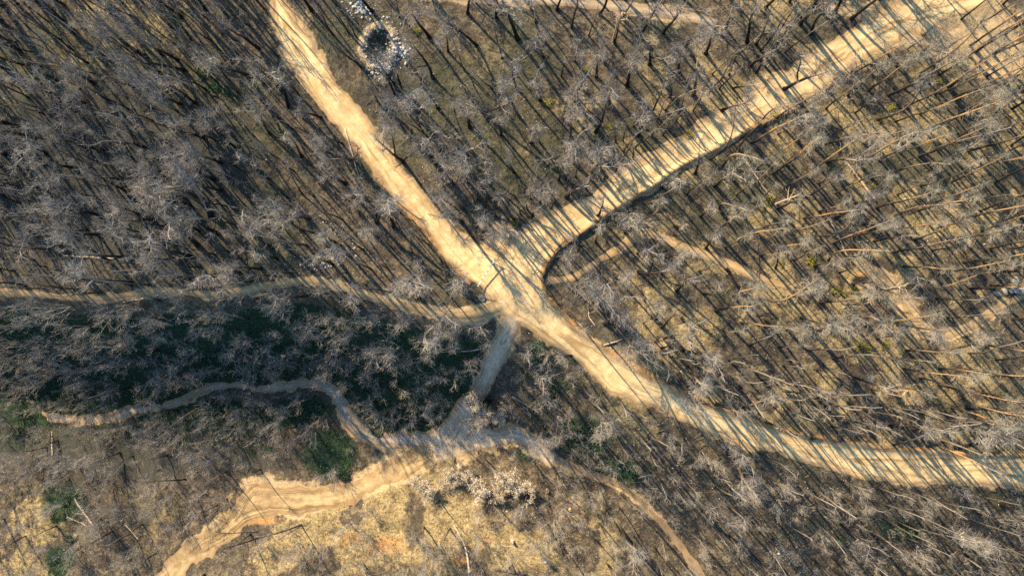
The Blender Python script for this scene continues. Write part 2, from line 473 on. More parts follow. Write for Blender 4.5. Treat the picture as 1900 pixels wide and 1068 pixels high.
M_STONE = mat_plain('pale_stone', (.26, .245, .225), (.66, .64, .61), 1.6)
M_LOGPALE = mat_plain('bare_wood', (.38, .29, .20), (.60, .49, .37), 5)
M_LOGDARK = mat_plain('charred_wood', (.03, .026, .022), (.13, .11, .095), 4)
M_LOGORANGE = mat_plain('peeled_wood', (.42, .25, .12), (.70, .52, .34), 3)

# ------------------------------------------------------------------ ground and roads
PXX, PYY = to_px(X, Y, HG)


def blobs(lst):
    out = np.zeros(X.shape)
    for (cx, cy, rx, ry, s) in lst:
        out = np.maximum(out, s * np.exp(-(((PXX - cx) / rx) ** 2 + ((PYY - cy) / ry) ** 2)))
    return out


MAINX = [-400, 480, 516, 560, 640, 740, 840, 930, 1060, 1240, 1400, 1600, 1900, 2300]
MAINY = [-900, -200, 0, 120, 235, 350, 455, 560, 640, 745, 800, 850, 875, 880]
EDGEX = [-400, 0, 200, 420, 560, 700, 800, 880, 930, 985, 1060, 1150, 1300, 1500, 1900, 2300]
EDGEY = [560, 566, 574, 566, 548, 578, 604, 618, 606, 640, 700, 765, 840, 900, 940, 945]
NEX = [900, 960, 1075, 1270, 1430, 1600, 1750, 1900, 2300]
NEY = [520, 470, 405, 280, 180, 90, 20, -40, -200]
FLX = [-400, 0, 200, 450, 600, 680, 800, 950, 1100, 1250, 1400, 1900, 2300]
FLY = [800, 785, 795, 735, 740, 830, 850, 820, 850, 930, 1100, 1200, 1300]
mainy = np.interp(PXX, MAINX, MAINY); edgey = np.interp(PXX, EDGEX, EDGEY); ney = np.interp(PXX, NEX, NEY); floory = np.interp(PXX, FLX, FLY)
below = sstep(-4, 30, PYY - edgey)

near = np.clip(1 - (-SDMAX) / 1.6, 0, 1) * (SDMAX > -8.9)
wr = fbm(X, Y, 4.5, 61, 3)
bare = .75 * near ** 2 * sstep(.30, .62, wr) + blobs([
    (930, 440, 40, 40, .9), (1030, 395, 40, 18, .7), (1000, 420, 50, 20, .8), (1180, 300, 40, 16, .6), (870, 590, 40, 16, .7), (1790, 50, 130, 70, 1.0), (1860, 110, 80, 50, .95), (1600, 20, 110, 30, .7), (1420, 150, 40, 30, .6),
    (1700, 560, 30, 40, .5), (1660, 520, 40, 20, .5), (1230, 640, 14, 20, .8), (1180, 90, 60, 20, .35), (700, 885, 70, 24, .6), (760, 855, 70, 28, .7), (490, 900, 60, 30, .6), (640, 915, 60, 14, .4), (860, 865, 40, 20, .4), (450, 960, 60, 20, .55), (1230, 20, 80, 14, .5),
    (1010, 30, 40, 15, .3), (620, 175, 14, 30, .45), (570, 20, 20, 40, .5)])
straw_sun = blobs([(190, 30, 70, 30, .75), (300, 40, 60, 30, .6), (250, 70, 60, 35, .55), (480, 260, 45, 60, .5), (340, 35, 30, 40, .45), (760, 960, 150, 90, .95), (640, 1000, 120, 70, .8), (540, 1030, 90, 60, .75), (900, 1010, 150, 80, .8), (1030, 1000, 110, 90, .75), (1090, 1050, 60, 50, .6),
                      (60, 960, 80, 90, .6), (40, 1050, 90, 60, .6), (350, 900, 120, 60, .45), (300, 950, 60, 80, .45), (520, 800, 80, 30, .4), (350, 800, 120, 30, .35), (130, 840, 100, 40, .4), (1760, 440, 110, 60, .5), (1850, 470, 60, 60, .5), (1700, 490, 60, 40, .5), (1620, 540, 60, 40, .4),
                      (1440, 560, 80, 50, .4), (1400, 600, 60, 40, .35), (1080, 240, 100, 80, .3), (970, 270, 80, 60, .28), (1230, 640, 60, 60, .3), (900, 100, 60, 60, .25), (1500, 560, 60, 40, .35), (160, 110, 70, 50, .4), (1340, 330, 40, 30, .35), (1300, 940, 40, 50, .3)])
straw_sun *= 1 - .8 * sstep(620, 520, PXX) * sstep(960, 850, PYY) * sstep(600, 700, PYY)
straw_sun *= .30 + .95 * sstep(.34, .60, fbm(X, Y, 4.2, 71, 4))
gull = below * sstep(20, -60, PYY - floory) * sstep(960, 860, PXX + 0 * PYY)
green = np.maximum(1.0 * gull, blobs([(560, 760, 70, 30, .9), (400, 765, 160, 28, .85), (60, 770, 100, 30, .9), (120, 930, 60, 55, .75), (110, 1040, 40, 40, .8), (40, 820, 80, 40, .75), (300, 800, 320, 20, .7), (180, 860, 50, 30, .6), (480, 830, 60, 24, .7), (610, 840, 60, 50, 1.0), (420, 775, 200, 22, 1.0), (230, 800, 40, 20, .5), (1080, 810, 60, 50, .8), (1150, 870, 60, 30, .8), (990, 660, 40, 30, .6), (1000, 760, 60, 50, .5), (980, 840, 36, 26, .7), (1030, 720, 60, 40, .5), (1680, 985, 70, 40, .6), (1500, 980, 90, 50, .4), (620, 860, 40, 30, .6), (330, 30, 26, 20, .6), (460, 150, 70, 60, .45), (390, 170, 30, 30, .5)]))
red = blobs([(706, 88, 13, 17, .3), (900, 1000, 30, 40, .45), (1218, 655, 13, 20, 1.0), (1597, 512, 16, 9, 1.0), (1310, 690, 22, 10, .7), (1150, 655, 30, 10, .5), (1135, 705, 30, 10, .4), (720, 1010, 60, 30, .6), (650, 1000, 60, 24, .5), (480, 965, 60, 12, .7), (850, 1040, 40, 20, .5), (1590, 620, 50, 40, .35), (905, 470, 12, 22, .8)])
bk = .35 + .9 * fbm(X, Y, 2.5, 171, 3); red = np.maximum(red, .75 * bk * np.exp(-(B1 / .5) ** 2)); red = np.maximum(red, .72 * bk * np.exp(-(B2 / .6) ** 2)); red = np.maximum(red, .6 * np.exp(-(B3 / .5) ** 2))
ash_shade = blobs([(180, 330, 380, 210, .86), (250, 840, 420, 80, .75), (500, 850, 120, 40, .6), (250, 960, 130, 60, .55), (620, 1040, 120, 40, .35), (1560, 960, 300, 80, .4), (960, 60, 200, 60, .25), (1600, 700, 200, 50, .35), (1760, 300, 150, 90, .3), (1000, 560, 90, 30, .3), (702, 84, 12, 16, .15)])  # ash, and the upper-left wood's teal shade painted into the ground
pitring = np.exp(-((rp + wobp - 2.15) / .6) ** 2)
leafy_shade = fbm(X, Y, 9, 81, 3) + blobs([(900, 180, 320, 160, .25), (1380, 330, 80, 60, .4), (1150, 250, 100, 70, .25), (270, 200, 260, 160, .3)]) - .3 * below  # leafy patches; the last blob paints in the upper-left shade
wide = sstep(.40, .62, fbm(X, Y, 6, 91, 3))
straw_sun = np.clip(straw_sun + (.16 * wide + .52 * sstep(.43, .60, fbm(X, Y, 3.2, 97, 3)) * sstep(900, 1250, PXX) * sstep(900, 760, PYY)) * (1 - gull), 0, 1)  # right side: golden sunlit gaps painted in with the straw colour

idx = np.arange(NYV * NXV).reshape(NYV, NXV)
quads = np.stack([idx[:-1, :-1], idx[:-1, 1:], idx[1:, 1:], idx[1:, :-1]], -1).reshape(-1, 4)
V = np.stack([X, Y, HG], -1).reshape(-1, 3)
cover = np.stack([np.clip(bare + .75 * pitring, 0, 1), straw_sun, np.clip(green, 0, 1)], -1).reshape(-1, 3)
soil = np.stack([np.clip(red, 0, 1), np.clip(ash_shade, 0, 1), np.clip(leafy_shade, 0, 1)], -1).reshape(-1, 3)
g = link('ground', mesh_from('ground', V, quads, M_GROUND, {'cover': cover, 'soil': soil}))
tag(g, kind='structure')

ROADMAT = {'dirt_road': M_ROAD, 'side_road': M_ROAD, 'gravel_lane': M_LANE, 'earth_road': M_EARTH, 'branch_lane': M_LANE, 'forest_trail': M_PATH, 'gully_path': M_GULLY, 'woodland_trail': M_PATH, 'sandy_trail': M_PATH, 'lower_trail': M_FAINT, 'top_track': M_LANE}
fade = {'woodland_trail': .0, 'lower_trail': -.05, 'branch_lane': -.1, 'earth_road': -.2}
qown = OWNER[:-1, :-1]
qmax = np.maximum.reduce([SDMAX[:-1, :-1], SDMAX[1:, :-1], SDMAX[:-1, 1:], SDMAX[1:, 1:]])
for k, (nm, _o) in enumerate(ROADS):
    sel = (qown == k) & (qmax > -.05)
    q = quads.reshape(NYV - 1, NXV - 1, 4)[sel]
    used, inv = np.unique(q, return_inverse=True)
    sdv = SDMAX.ravel()[used] + fade.get(nm, 0)
    vv = V[used].copy()
    lane = np.clip(np.abs(np.mod(SDS[k].ravel()[used] - wob.ravel()[used] + .2, 9)), 0, 9)
    track = np.exp(-((lane - 1.5) / .35) ** 2) + np.exp(-((lane - 2.6) / .3) ** 2) * .5
    track *= sstep(.35, .6, fbm(vv[:, 0], vv[:, 1], 5, 95, 2))
    vv[:, 2] += np.clip(sdv * .12, -.06, .05) - .03 * track * (sdv > .3)
    me = mesh_from(nm, vv, inv.reshape(-1, 4), ROADMAT[nm], {'edge': np.clip(sdv, -.2, 1.5), 'across': SDS[k].ravel()[used] - .6 * wob.ravel()[used], 'track': np.clip(track, 0, 1)})
    tag(link(nm, me), kind='structure')


# ------------------------------------------------------------------ branching
def tubes(P, R, s):
    n, k, _ = P.shape
    T = np.gradient(P, axis=1); T /= np.linalg.norm(T, axis=2, keepdims=True) + 1e-9
    mt = T.mean(1)
    ref = np.where((np.abs(mt[:, 2]) > .85)[:, None], np.array([1., 0, 0]), np.array([0, 0, 1.]))[:, None, :]
    U = np.cross(T, np.broadcast_to(ref, T.shape)); U /= np.linalg.norm(U, axis=2, keepdims=True) + 1e-9
    W = np.cross(T, U)
    a = np.arange(s) * 2 * math.pi / s
    ring = P[:, :, None, :] + R[:, :, None, None] * (np.cos(a)[None, None, :, None] * U[:, :, None, :] + np.sin(a)[None, None, :, None] * W[:, :, None, :])
    v = ring.reshape(-1, 3)
    i = np.arange(n * k * s).reshape(n, k, s)
    A = i[:, :-1]; B = i[:, 1:]
    q = np.stack([A, np.roll(A, -1, 2), np.roll(B, -1, 2), B], -1).reshape(-1, 4)
    return v, q


def join(parts):
    vs, qs, o = [], [], 0
    for v, q in parts:
        vs.append(v); qs.append(q + o); o += len(v)
    return np.vstack(vs), np.vstack(qs)


def unit(a): return a / (np.linalg.norm(a, axis=-1, keepdims=True) + 1e-9)


def grow(r, start, d, length, k, jit, lift):
    """n curved branches of k points"""
    n = len(start); P = np.empty((n, k, 3)); P[:, 0] = start; d = unit(d)
    st = (length / (k - 1))[:, None]
    for i in range(1, k):
        d = unit(d + r.normal(0, jit, (n, 3)) + np.array([0, 0, lift]))
        P[:, i] = P[:, i - 1] + d * st
    return P


def sprout(r, P, R, per, t0, t1, a0, a1, l0, l1, k, jit, lift, rad, tip=.4, tl=.5):
    n, kk, _ = P.shape
    t = r.uniform(t0, t1, (n, per)) * (kk - 1)
    i = np.clip(t.astype(int), 0, kk - 2); f = (t - i)[..., None]
    ii = np.arange(n)[:, None]
    pa, pb = P[ii, i], P[ii, i + 1]
    s = (pa * (1 - f) + pb * f).reshape(-1, 3)
    tg = unit(pb - pa).reshape(-1, 3)
    rnd = unit(np.cross(tg, r.normal(0, 1, tg.shape)))
    ang = np.radians(r.uniform(a0, a1, len(s)))[:, None]
    d = tg * np.cos(ang) + rnd * np.sin(ang)
    ln = r.uniform(l0, l1, len(s)) * (1 - tl * (t / (kk - 1)).ravel())
    C = grow(r, s, d, ln, k, jit, lift)
    pr = (R[ii, i]).ravel()
    r0 = np.minimum(rad, pr * .8)
    RR = r0[:, None] * np.linspace(1, tip, k)[None]
    return C, RR


def flare(R, base):
    R = R.copy(); R[:, 0] *= base; return R


def make_oak(seed, H, spread, lean=0.06, low=.56, lod=0, tws=6):
    r = np.random.default_rng(seed)
    k = 9
    tr = grow(r, np.zeros((1, 3)), np.array([[r.normal(0, lean), r.normal(0, lean), 1.]]), np.array([H * .68]), k, .05, .04)
    rb = .0145 * H + .03
    trR = flare(rb * np.linspace(1, .42, k)[None], 1.45)
    if r.random() < .35:                       # a forked trunk
        f = tr[0, 3]
        d = np.array([[r.normal(0, .5), r.normal(0, .5), 1.]])
        t2 = grow(r, f[None], d, np.array([H * .45]), k, .1, .05)
        tr = np.concatenate([tr, t2]); trR = np.concatenate([trR, rb * .6 * np.linspace(1, .45, k)[None]])
    per = 7 if len(tr) == 1 else 4
    limb, lR = sprout(r, tr, trR, per, low, .97, 26, 66, spread * .8, spread * 1.25, 7, .17, .10, .058, .3, .35)
    top = grow(r, np.repeat(tr[:, -1], 2, 0), r.normal(0, .55, (2 * len(tr), 3)) + [0, 0, 1.], np.full(2 * len(tr), H * .24), 7, .15, .06)
    limb = np.concatenate([limb, top]); lR = np.concatenate([lR, np.tile(.05 * np.linspace(1, .3, 7), (2 * len(tr), 1))])
    br, bR = sprout(r, limb, lR, 6, .22, 1, 24, 62, spread * .36, spread * .60, 5, .16, .08, .021, .4, .45)
    tw, tR = sprout(r, br, bR, tws if not lod else 4, .15, 1, 20, 55, .5, 1.1, 3, .16, .06, .0095, .5, .3)
    parts = [tubes(limb, lR, 5), tubes(br, bR, 4 if not lod else 3), tubes(tw, tR * (1 if not lod else 1.4), 3)]
    if not lod:
        t2, r2 = sprout(r, tw, tR, 2, .3, 1, 20, 55, .3, .6, 2, .1, .05, .0058, .6, .2)
        parts.append(tubes(t2, r2, 3))
    tv, tq = tubes(tr, trR, 8)
    return (tv, tq, tv[:, 2] / (H * .72)), join(parts)


def make_pine(seed, H, lod=0, snag=False):
    r = np.random.default_rng(seed)
    k = 11
    tr = grow(r, np.zeros((1, 3)), np.array([[r.normal(0, .03), r.normal(0, .03), 1.]]), np.array([H]), k, .03, .02)
    if r.random() < .5:                         # a sweep low on the trunk
        tr[0, :, :2] += r.normal(0, .35, 2) * np.sin(np.linspace(0, math.pi, k))[:, None]
    rb = .0095 * H + .025
    trR = flare(rb * np.linspace(1, .3 if not snag else .6, k)[None], 1.3)
    t0 = .70 if not snag else .5
    limb, lR = sprout(r, tr, trR, 17 if not snag else 5, t0, 1, 42, 85, 1.2, 2.1, 6, .22, .05, .028, .3, .55)
    stub, sR = sprout(r, tr, trR, 5, .35, .75, 60, 95, .3, 1.2, 3, .12, .0, .022, .4, .2)
    br, bR = sprout(r, limb, lR, 5, .3, 1, 25, 65, .5, 1.0, 4, .2, .05, .013, .4, .4)
    tw, tR = sprout(r, br, bR, 5 if not lod else 3, .2, 1, 20, 60, .25, .6, 3, .2, .06, .0075, .5, .3)
    tv, tq = tubes(tr, trR, 7)
    return (tv, tq, tv[:, 2] / H), join([tubes(limb, lR, 4), tubes(stub, sR, 4), tubes(br, bR, 3), tubes(tw, tR * (1 if not lod else 1.4), 3)])


def make_thin(seed, H, lod=0, bushy=1.0):
    r = np.random.default_rng(seed)
    k = 9
    tr = grow(r, np.zeros((1, 3)), np.array([[r.normal(0, .05), r.normal(0, .05), 1.]]), np.array([H]), k, .05, .03)
    trR = flare((.0088 * H + .022) * np.linspace(1, .32, k)[None], 1.3)
    limb, lR = sprout(r, tr, trR, int(11 * bushy), .50, 1, 20, 50, 1.2, 2.2, 5, .13, .10, .021, .35, .5)
    br, bR = sprout(r, limb, lR, 4, .2, 1, 22, 52, .6, 1.1, 4, .13, .08, .0115, .45, .4)
    tw, tR = sprout(r, br, bR, 4 if not lod else 3, .2, 1, 18, 48, .35, .75, 3, .12, .06, .0070, .5, .3)
    tv, tq = tubes(tr, trR, 6)
    return (tv, tq, tv[:, 2] / H), join([tubes(limb, lR, 4), tubes(br, bR, 3), tubes(tw, tR * (1 if not lod else 1.4), 3)])


def make_bush(seed, H, lod=0):
    r = np.random.default_rng(seed)
    n = 6
    a = r.uniform(0, 6.28, n); l = r.uniform(.12, .42, n)
    st = grow(r, r.normal(0, .12, (n, 3)) * [1, 1, 0], np.stack([np.cos(a) * l, np.sin(a) * l, np.ones(n)], 1), r.uniform(.6, .9, n) * H, 6, .09, .03)
    sR = np.tile(.032 * np.linspace(1, .3, 6), (n, 1))
    br, bR = sprout(r, st, sR, 7, .3, 1, 15, 50, H * .22, H * .42, 4, .12, .10, .013, .45, .35)
    tw, tR = sprout(r, br, bR, 6 if not lod else 4, .15, 1, 14, 45, .4, .95, 3, .12, .07, .0085, .5, .3)
    parts = [tubes(st, sR, 5), tubes(br, bR, 3), tubes(tw, tR * (1 if not lod else 1.4), 3)]
    if not lod:
        t2, r2 = sprout(r, tw, tR, 2, .3, 1, 15, 40, .2, .45, 2, .1, .05, .0055, .6, .2)
        parts.append(tubes(t2, r2, 3))
    return join(parts), tw


def leaves(r, pts, size, tilt=.8):
    """a small folded quad at every point"""
    n = len(pts)
    a = unit(r.normal(0, 1, (n, 3))); b = unit(np.cross(a, r.normal(0, 1, (n, 3)) + [0, 0, tilt]))
    s = (size * r.uniform(.6, 1.4, n))[:, None]
    v = np.stack([pts - a * s, pts - b * s * .5, pts + a * s, pts + b * s * .5], 1).reshape(-1, 3)
    return v, np.arange(4 * n).reshape(n, 4)


PROTO = {}


def add_proto(kind, data, tm, cm):
    (tv, tq, up), (cv, cq) = data
    PROTO.setdefault(kind, []).append((mesh_from(kind + '_trunk', tv, tq, tm, {'up': np.clip(up, 0, 1)}), mesh_from(kind + '_crown', cv, cq, cm, smooth=False)))


LOD = {}
for i in range(14):
    s = (1.4, 2.4, 1.75, 2.7, 1.55, 2.1, 1.9)[i % 7]
    add_proto('bare_tree', make_oak(100 + i, 12.5, s, .06 + .04 * (i % 3), (.5, .62, .42)[i % 3], 0, (3, 6, 4, 5, 7, 2)[i % 6]), M_OAKBARK, M_OAKTWIG)
for i in range(3):
    LOD.setdefault('bare_tree', []).append(make_oak(140 + i, 12.5, 2.3 + .2 * i, lod=1))
for i in range(7):
    add_proto('pine_tree', make_pine(200 + i, 14.0), M_PINEBARK, M_PINETWIG)
for i in range(3):
    LOD.setdefault('pine_tree', []).append(make_pine(240 + i, 14.0, lod=1))
for i in range(8):
    add_proto('slender_tree', make_thin(300 + i, 10.5, 0, (.45, .8)[i % 2]), M_THINBARK, M_THINTWIG)
for i in range(3):
    LOD.setdefault('slender_tree', []).append(make_thin(340 + i, 10.5, 1, .6))
for i in range(5):
    add_proto('pole_tree', make_thin(360 + i, 11.0, 0, .25 + .05 * i), M_THINBARK, M_THINTWIG)
for i in range(5):
    add_proto('charred_tree', make_thin(400 + i, 7.5, 0, .4 + .2 * i), M_DARKBARK, M_DARKTWIG)
BUSH = []
for i in range(7):
    (bv, bq), _t = make_bush(500 + i, 5.0)
    BUSH.append(mesh_from('bare_bush', bv, bq, M_BUSHTWIG, smooth=False))
LODBUSH = [make_bush(540 + i, 5.0, 1)[0] for i in range(3)]
CREAMS = []
for i in range(4):
    r = np.random.default_rng(560 + i)
    (bv, bq), tw = make_bush(560 + i, 3.6)
    pts = np.repeat(tw.reshape(-1, 3), 3, 0) + r.normal(0, .10, (tw.shape[0] * tw.shape[1] * 3, 3))
    pts = pts[pts[:, 2] > 1.3]
    CREAMS.append((mesh_from('stems', bv, bq, M_BUSHTWIG, smooth=False), mesh_from('leaves', *leaves(r, pts, .075), M_CREAM, smooth=False)))

# ------------------------------------------------------------------ landmarks used to say which one is meant
LAND = [('the stone-ringed pit', 703, 84), ('the barrier pole', 900, 508), ('the main crossroads', 960, 565), ('the big peeled log', 1595, 332), ('the loose stone scatter', 612, 470),
        ('the lower lane fork', 830, 830), ('the small dug hollow', 1600, 522), ('the pale dead snag', 352, 170), ('the gully path bend', 610, 722), ('the orange earth patch', 1217, 655),
        ('the cream bushes', 905, 890), ('the top road bend', 516, 50), ('the kinked earth road', 430, 960), ('the trail start', 905, 580), ('the wide clearing', 1830, 95),
        ('the yellow grass patch', 250, 50), ('the ridge trail', 190, 553), ('the gully path', 250, 762), ('the trail loop', 1750, 620), ('the fallen white trunk', 160, 955),
        ('the curved pale log', 858, 1020), ('the road bank curve', 1020, 480), ('the side road narrows', 1290, 265), ('the leaning roadside trees', 1550, 150), ('the long road bend', 1400, 805),
        ('the road exit', 1850, 872), ('the dark standing log', 1406, 500), ('the lower trail', 1275, 1030), ('the big oak crown', 1068, 120), ('the trail crest', 555, 521)]
_LP = np.array([(a, b) for _n2, a, b in LAND], float)
DIRS = ['right', 'lower right', 'straight below', 'lower left', 'left', 'upper left', 'straight above', 'upper right']
ORD = ['nearest', 'second', 'third', 'fourth', 'fifth', 'sixth', 'seventh', 'eighth', 'ninth', 'tenth', 'eleventh', 'twelfth', 'thirteenth', 'fourteenth', 'fifteenth', 'sixteenth', 'seventeenth', 'eighteenth', 'nineteenth', 'twentieth']
PH = {'right': 'right of', 'lower right': 'to lower right of', 'straight below': 'straight below', 'lower left': 'to lower left of', 'left': 'left of', 'upper left': 'to upper left of', 'straight above': 'straight above', 'upper right': 'to upper right of'}


def label_all(items):
    """items: [(object, px, py, look words)] of one kind -> each its own label"""
    cells = {}
    for o, px, py, look in items:
        d2 = (px - _LP[:, 0]) ** 2 + (py - _LP[:, 1]) ** 2
        for j in np.argsort(d2)[:1]:
            a = math.atan2(py - _LP[j, 1], px - _LP[j, 0])
            cells.setdefault((int(j), int(round(a / (math.pi / 4))) % 8), []).append((d2[j], o, look))
    for (j, dd), lst in cells.items():
        lst.sort(key=lambda t: t[0])
        for rank, (_q, o, look) in enumerate(lst):
            o['label'] = f'{look}, {ORD[min(rank, 19)]} {PH[DIRS[dd]]} {LAND[j][0]}'


# ------------------------------------------------------------------ trees
placed = []           # x, y, kind, scale, yaw, lean, forced
occ = {}


def free(x, y, d):
    c = (int(x // 3), int(y // 3))
    for i in range(c[0] - 2, c[0] + 3):
        for j in range(c[1] - 2, c[1] + 3):
            for (a, b, e) in occ.get((i, j), ()):
                if (a - x) ** 2 + (b - y) ** 2 < max(d, e * .6) ** 2:
                    return False
    return True


def put(x, y, kind, sc, d, lean=(0, 0), forced=False, yaw=None):
    occ.setdefault((int(x // 3), int(y // 3)), []).append((x, y, d))
    placed.append((x, y, kind, sc, rng.uniform(0, 6.283) if yaw is None else yaw, lean, forced))


# trees that can be told apart in the photograph: base pixel, kind, height factor
HAND = [
    (1068, 189, 'bare_tree', 1.30), (1044, 219, 'bare_tree', .85), (1105, 245, 'bare_tree', 1.05), (1184, 252, 'bare_tree', 1.0), (960, 72, 'bare_tree', 1.35), (957, 160, 'bare_tree', .95),
    (895, 210, 'bare_tree', 1.0), (885, 85, 'bare_tree', 1.1), (812, 200, 'bare_tree', 1.0), (872, 236, 'bare_tree', .95), (930, 250, 'bare_tree', .9), (985, 265, 'bare_tree', .9), (1028, 300, 'bare_tree', .95), (1100, 320, 'bare_tree', 1.05),
    (1126, 300, 'bare_tree', .9), (800, 290, 'bare_tree', .9), (855, 410, 'bare_tree', 1.05), (945, 440, 'bare_tree', .8), (955, 320, 'bare_tree', .85), (1000, 375, 'bare_tree', .9), (760, 240, 'bare_tree', 1.0),
    (1060, 52, 'slender_tree', 1.2), (1140, 80, 'slender_tree', 1.1), (1230, 62, 'bare_tree', 1.0), (1206, 120, 'bare_tree', .9),
    (1455, 165, 'bare_tree', 1.0), (1535, 168, 'bare_tree', 1.1), (1665, 122, 'bare_tree', .9), (1310, 100, 'bare_tree', 1.0), (1386, 78, 'bare_tree', 1.05), (1580, 35, 'bare_tree', 1.1), (1472, 212, 'bare_tree', .8), (1290, 322, 'bare_tree', .8), (1340, 205, 'bare_tree', .9), (1300, 402, 'bare_tree', .9),
    (1680, 197, 'pine_tree', 1.1), (1735, 175, 'pine_tree', 1.15), (1770, 184, 'pine_tree', 1.25), (1800, 85, 'pine_tree', .95), (1797, 103, 'pine_tree', 1.1), (1812, 95, 'pine_tree', 1.1), (1812, 120, 'pine_tree', 1.15), (1760, 165, 'pine_tree', 1.0), (1726, 245, 'pine_tree', 1.1), (1705, 290, 'pine_tree', 1.1),
    (1590, 300, 'pine_tree', 1.2), (1535, 300, 'bare_tree', 1.2), (1630, 297, 'pine_tree', 1.0), (1665, 362, 'pine_tree', .8), (1660, 400, 'pine_tree', 1.0), (1697, 445, 'pine_tree', 1.05), (1455, 350, 'pine_tree', .9), (1335, 390, 'pine_tree', .95), (1520, 393, 'pine_tree', .9), (1450, 460, 'pine_tree', .9), (1345, 460, 'pine_tree', .8), (1580, 440, 'pine_tree', .85),
    (1443, 386, 'bare_tree', .85), (1460, 305, 'pine_tree', .9), (1830, 640, 'pine_tree', 1.0), (1680, 650, 'pine_tree', .9), (1675, 683, 'pine_tree', .95), (1655, 718, 'pine_tree', .7), (1790, 685, 'pine_tree', .95), (1785, 738, 'pine_tree', .9), (1765, 755, 'pine_tree', .9), (1640, 597, 'pine_tree', .8), (1665, 600, 'bare_tree', .9), (1626, 532, 'bare_tree', .9), (1490, 528, 'bare_tree', .85), (1533, 592, 'bare_tree', .9), (1462, 610, 'bare_tree', .95),
    (1175, 640, 'bare_tree', 1.15), (1275, 680, 'bare_tree', 1.0), (1215, 590, 'bare_tree', .95), (1265, 590, 'bare_tree', .95), (1340, 610, 'pine_tree', .7), (1060, 505, 'bare_tree', .9), (1140, 510, 'bare_tree', .95), (1185, 505, 'bare_tree', .95), (1255, 540, 'bare_tree', .9), (1110, 400, 'bare_tree', .9), (1160, 430, 'bare_tree', .95), (1310, 460, 'bare_tree', .9), (1350, 500, 'bare_tree', .9),
    (270, 105, 'bare_tree', 1.30), (330, 112, 'bare_tree', 1.1), (140, 60, 'bare_tree', 1.25), (40, 100, 'bare_tree', 1.1), (280, 275, 'bare_tree', 1.1), (397, 333, 'bare_tree', 1.15), (410, 302, 'bare_tree', 1.05), (412, 354, 'bare_tree', .95), (335, 365, 'bare_tree', 1.0), (497, 420, 'bare_tree', 1.15), (404, 433, 'bare_tree', 1.1), (504, 460, 'bare_tree', 1.0), (330, 478, 'bare_tree', 1.1), (240, 478, 'bare_tree', 1.15), (445, 505, 'bare_tree', 1.0), (515, 480, 'bare_tree', .9), (355, 520, 'bare_tree', 1.1), (140, 312, 'bare_tree', 1.0), (190, 280, 'bare_tree', 1.0), (210, 190, 'bare_tree', .9), (560, 290, 'bare_tree', 1.0), (520, 220, 'bare_tree', .9), (480, 90, 'bare_tree', .95), (640, 340, 'bare_tree', 1.0), (730, 420, 'bare_tree', 1.1), (700, 440, 'bare_tree', 1.0), (790, 500, 'bare_tree', .9), (560, 210, 'slender_tree', .9), (60, 255, 'bare_tree', .95), (215, 150, 'bare_tree', .9),
    (900, 640, 'bare_tree', .9), (860, 630, 'bare_tree', .9), (835, 655, 'bare_tree', .9),
    (1850, 760, 'bare_tree', 1.1), (1770, 830, 'bare_tree', 1.0), (1650, 790, 'bare_tree', 1.15), (1060, 660, 'bare_tree', .7), (1120, 600, 'bare_tree', .85), (985, 650, 'bare_tree', .75), (1120, 770, 'bare_tree', .9),
]
for (px, py, kind, sc) in HAND:
    x, y, z = onto(px, py)
    put(x, y, kind, sc, 1.8, (rng.normal(0, .03), rng.normal(0, .03)), True)


def zone(px, py):
    my = np.interp(px, MAINX, MAINY); ey = np.interp(px, EDGEX, EDGEY); ny = np.interp(px, NEX, NEY); fy = np.interp(px, FLX, FLY)
    if py < my or (px > 1000 and py < my + 20):
        if px < 930 or py < ny:
            return 2.7, (('bare_tree', .66), ('pole_tree', .29), ('pine_tree', .05)), 1.0
        if py < 600:
            if px < 1300: return 2.5, (('bare_tree', .62), ('pine_tree', .2), ('slender_tree', .18)), .95
            return 2.05, (('pine_tree', .68), ('bare_tree', .14), ('slender_tree', .18)), .95
        if px < 1350: return 2.5, (('bare_tree', .7), ('slender_tree', .3)), .9
        return 2.1, (('slender_tree', .42), ('pole_tree', .28), ('pine_tree', .10), ('bare_tree', .20)), 1.0
    if py < ey and px < 960:
        if px < 420: return 1.55, (('bare_tree', .22), ('slender_tree', .36), ('pole_tree', .42)), 1.05
        return 1.75, (('bare_tree', .30), ('slender_tree', .34), ('pole_tree', .36)), 1.0
    if px < 900 and py < fy:
        return 2.05, (('bare_bush', .9), ('slender_tree', .1)), 1.1
    if px > 1120 and py > my:
        return 1.5, (('slender_tree', .60), ('bare_bush', .34), ('bare_tree', .06)), 1.05
    if px > 880 and py < fy + 20:
        return 1.85, (('bare_bush', .6), ('slender_tree', .22), ('bare_tree', .18)), .95
    if px < 560:
        if px < 420 and py < 900: return 1.3, (('slender_tree', .10), ('bare_bush', .90)), .95
        return 1.5, (('slender_tree', .10), ('bare_bush', .90)), .9
    if px < 760 and py > 880: return 1.7, (('slender_tree', .12), ('bare_bush', .88)), .9
    if px < 700: return 2.1, (('bare_bush', .9), ('slender_tree', .1)), .9
    return 1.5, (('slender_tree', .17), ('bare_bush', .80)), .9


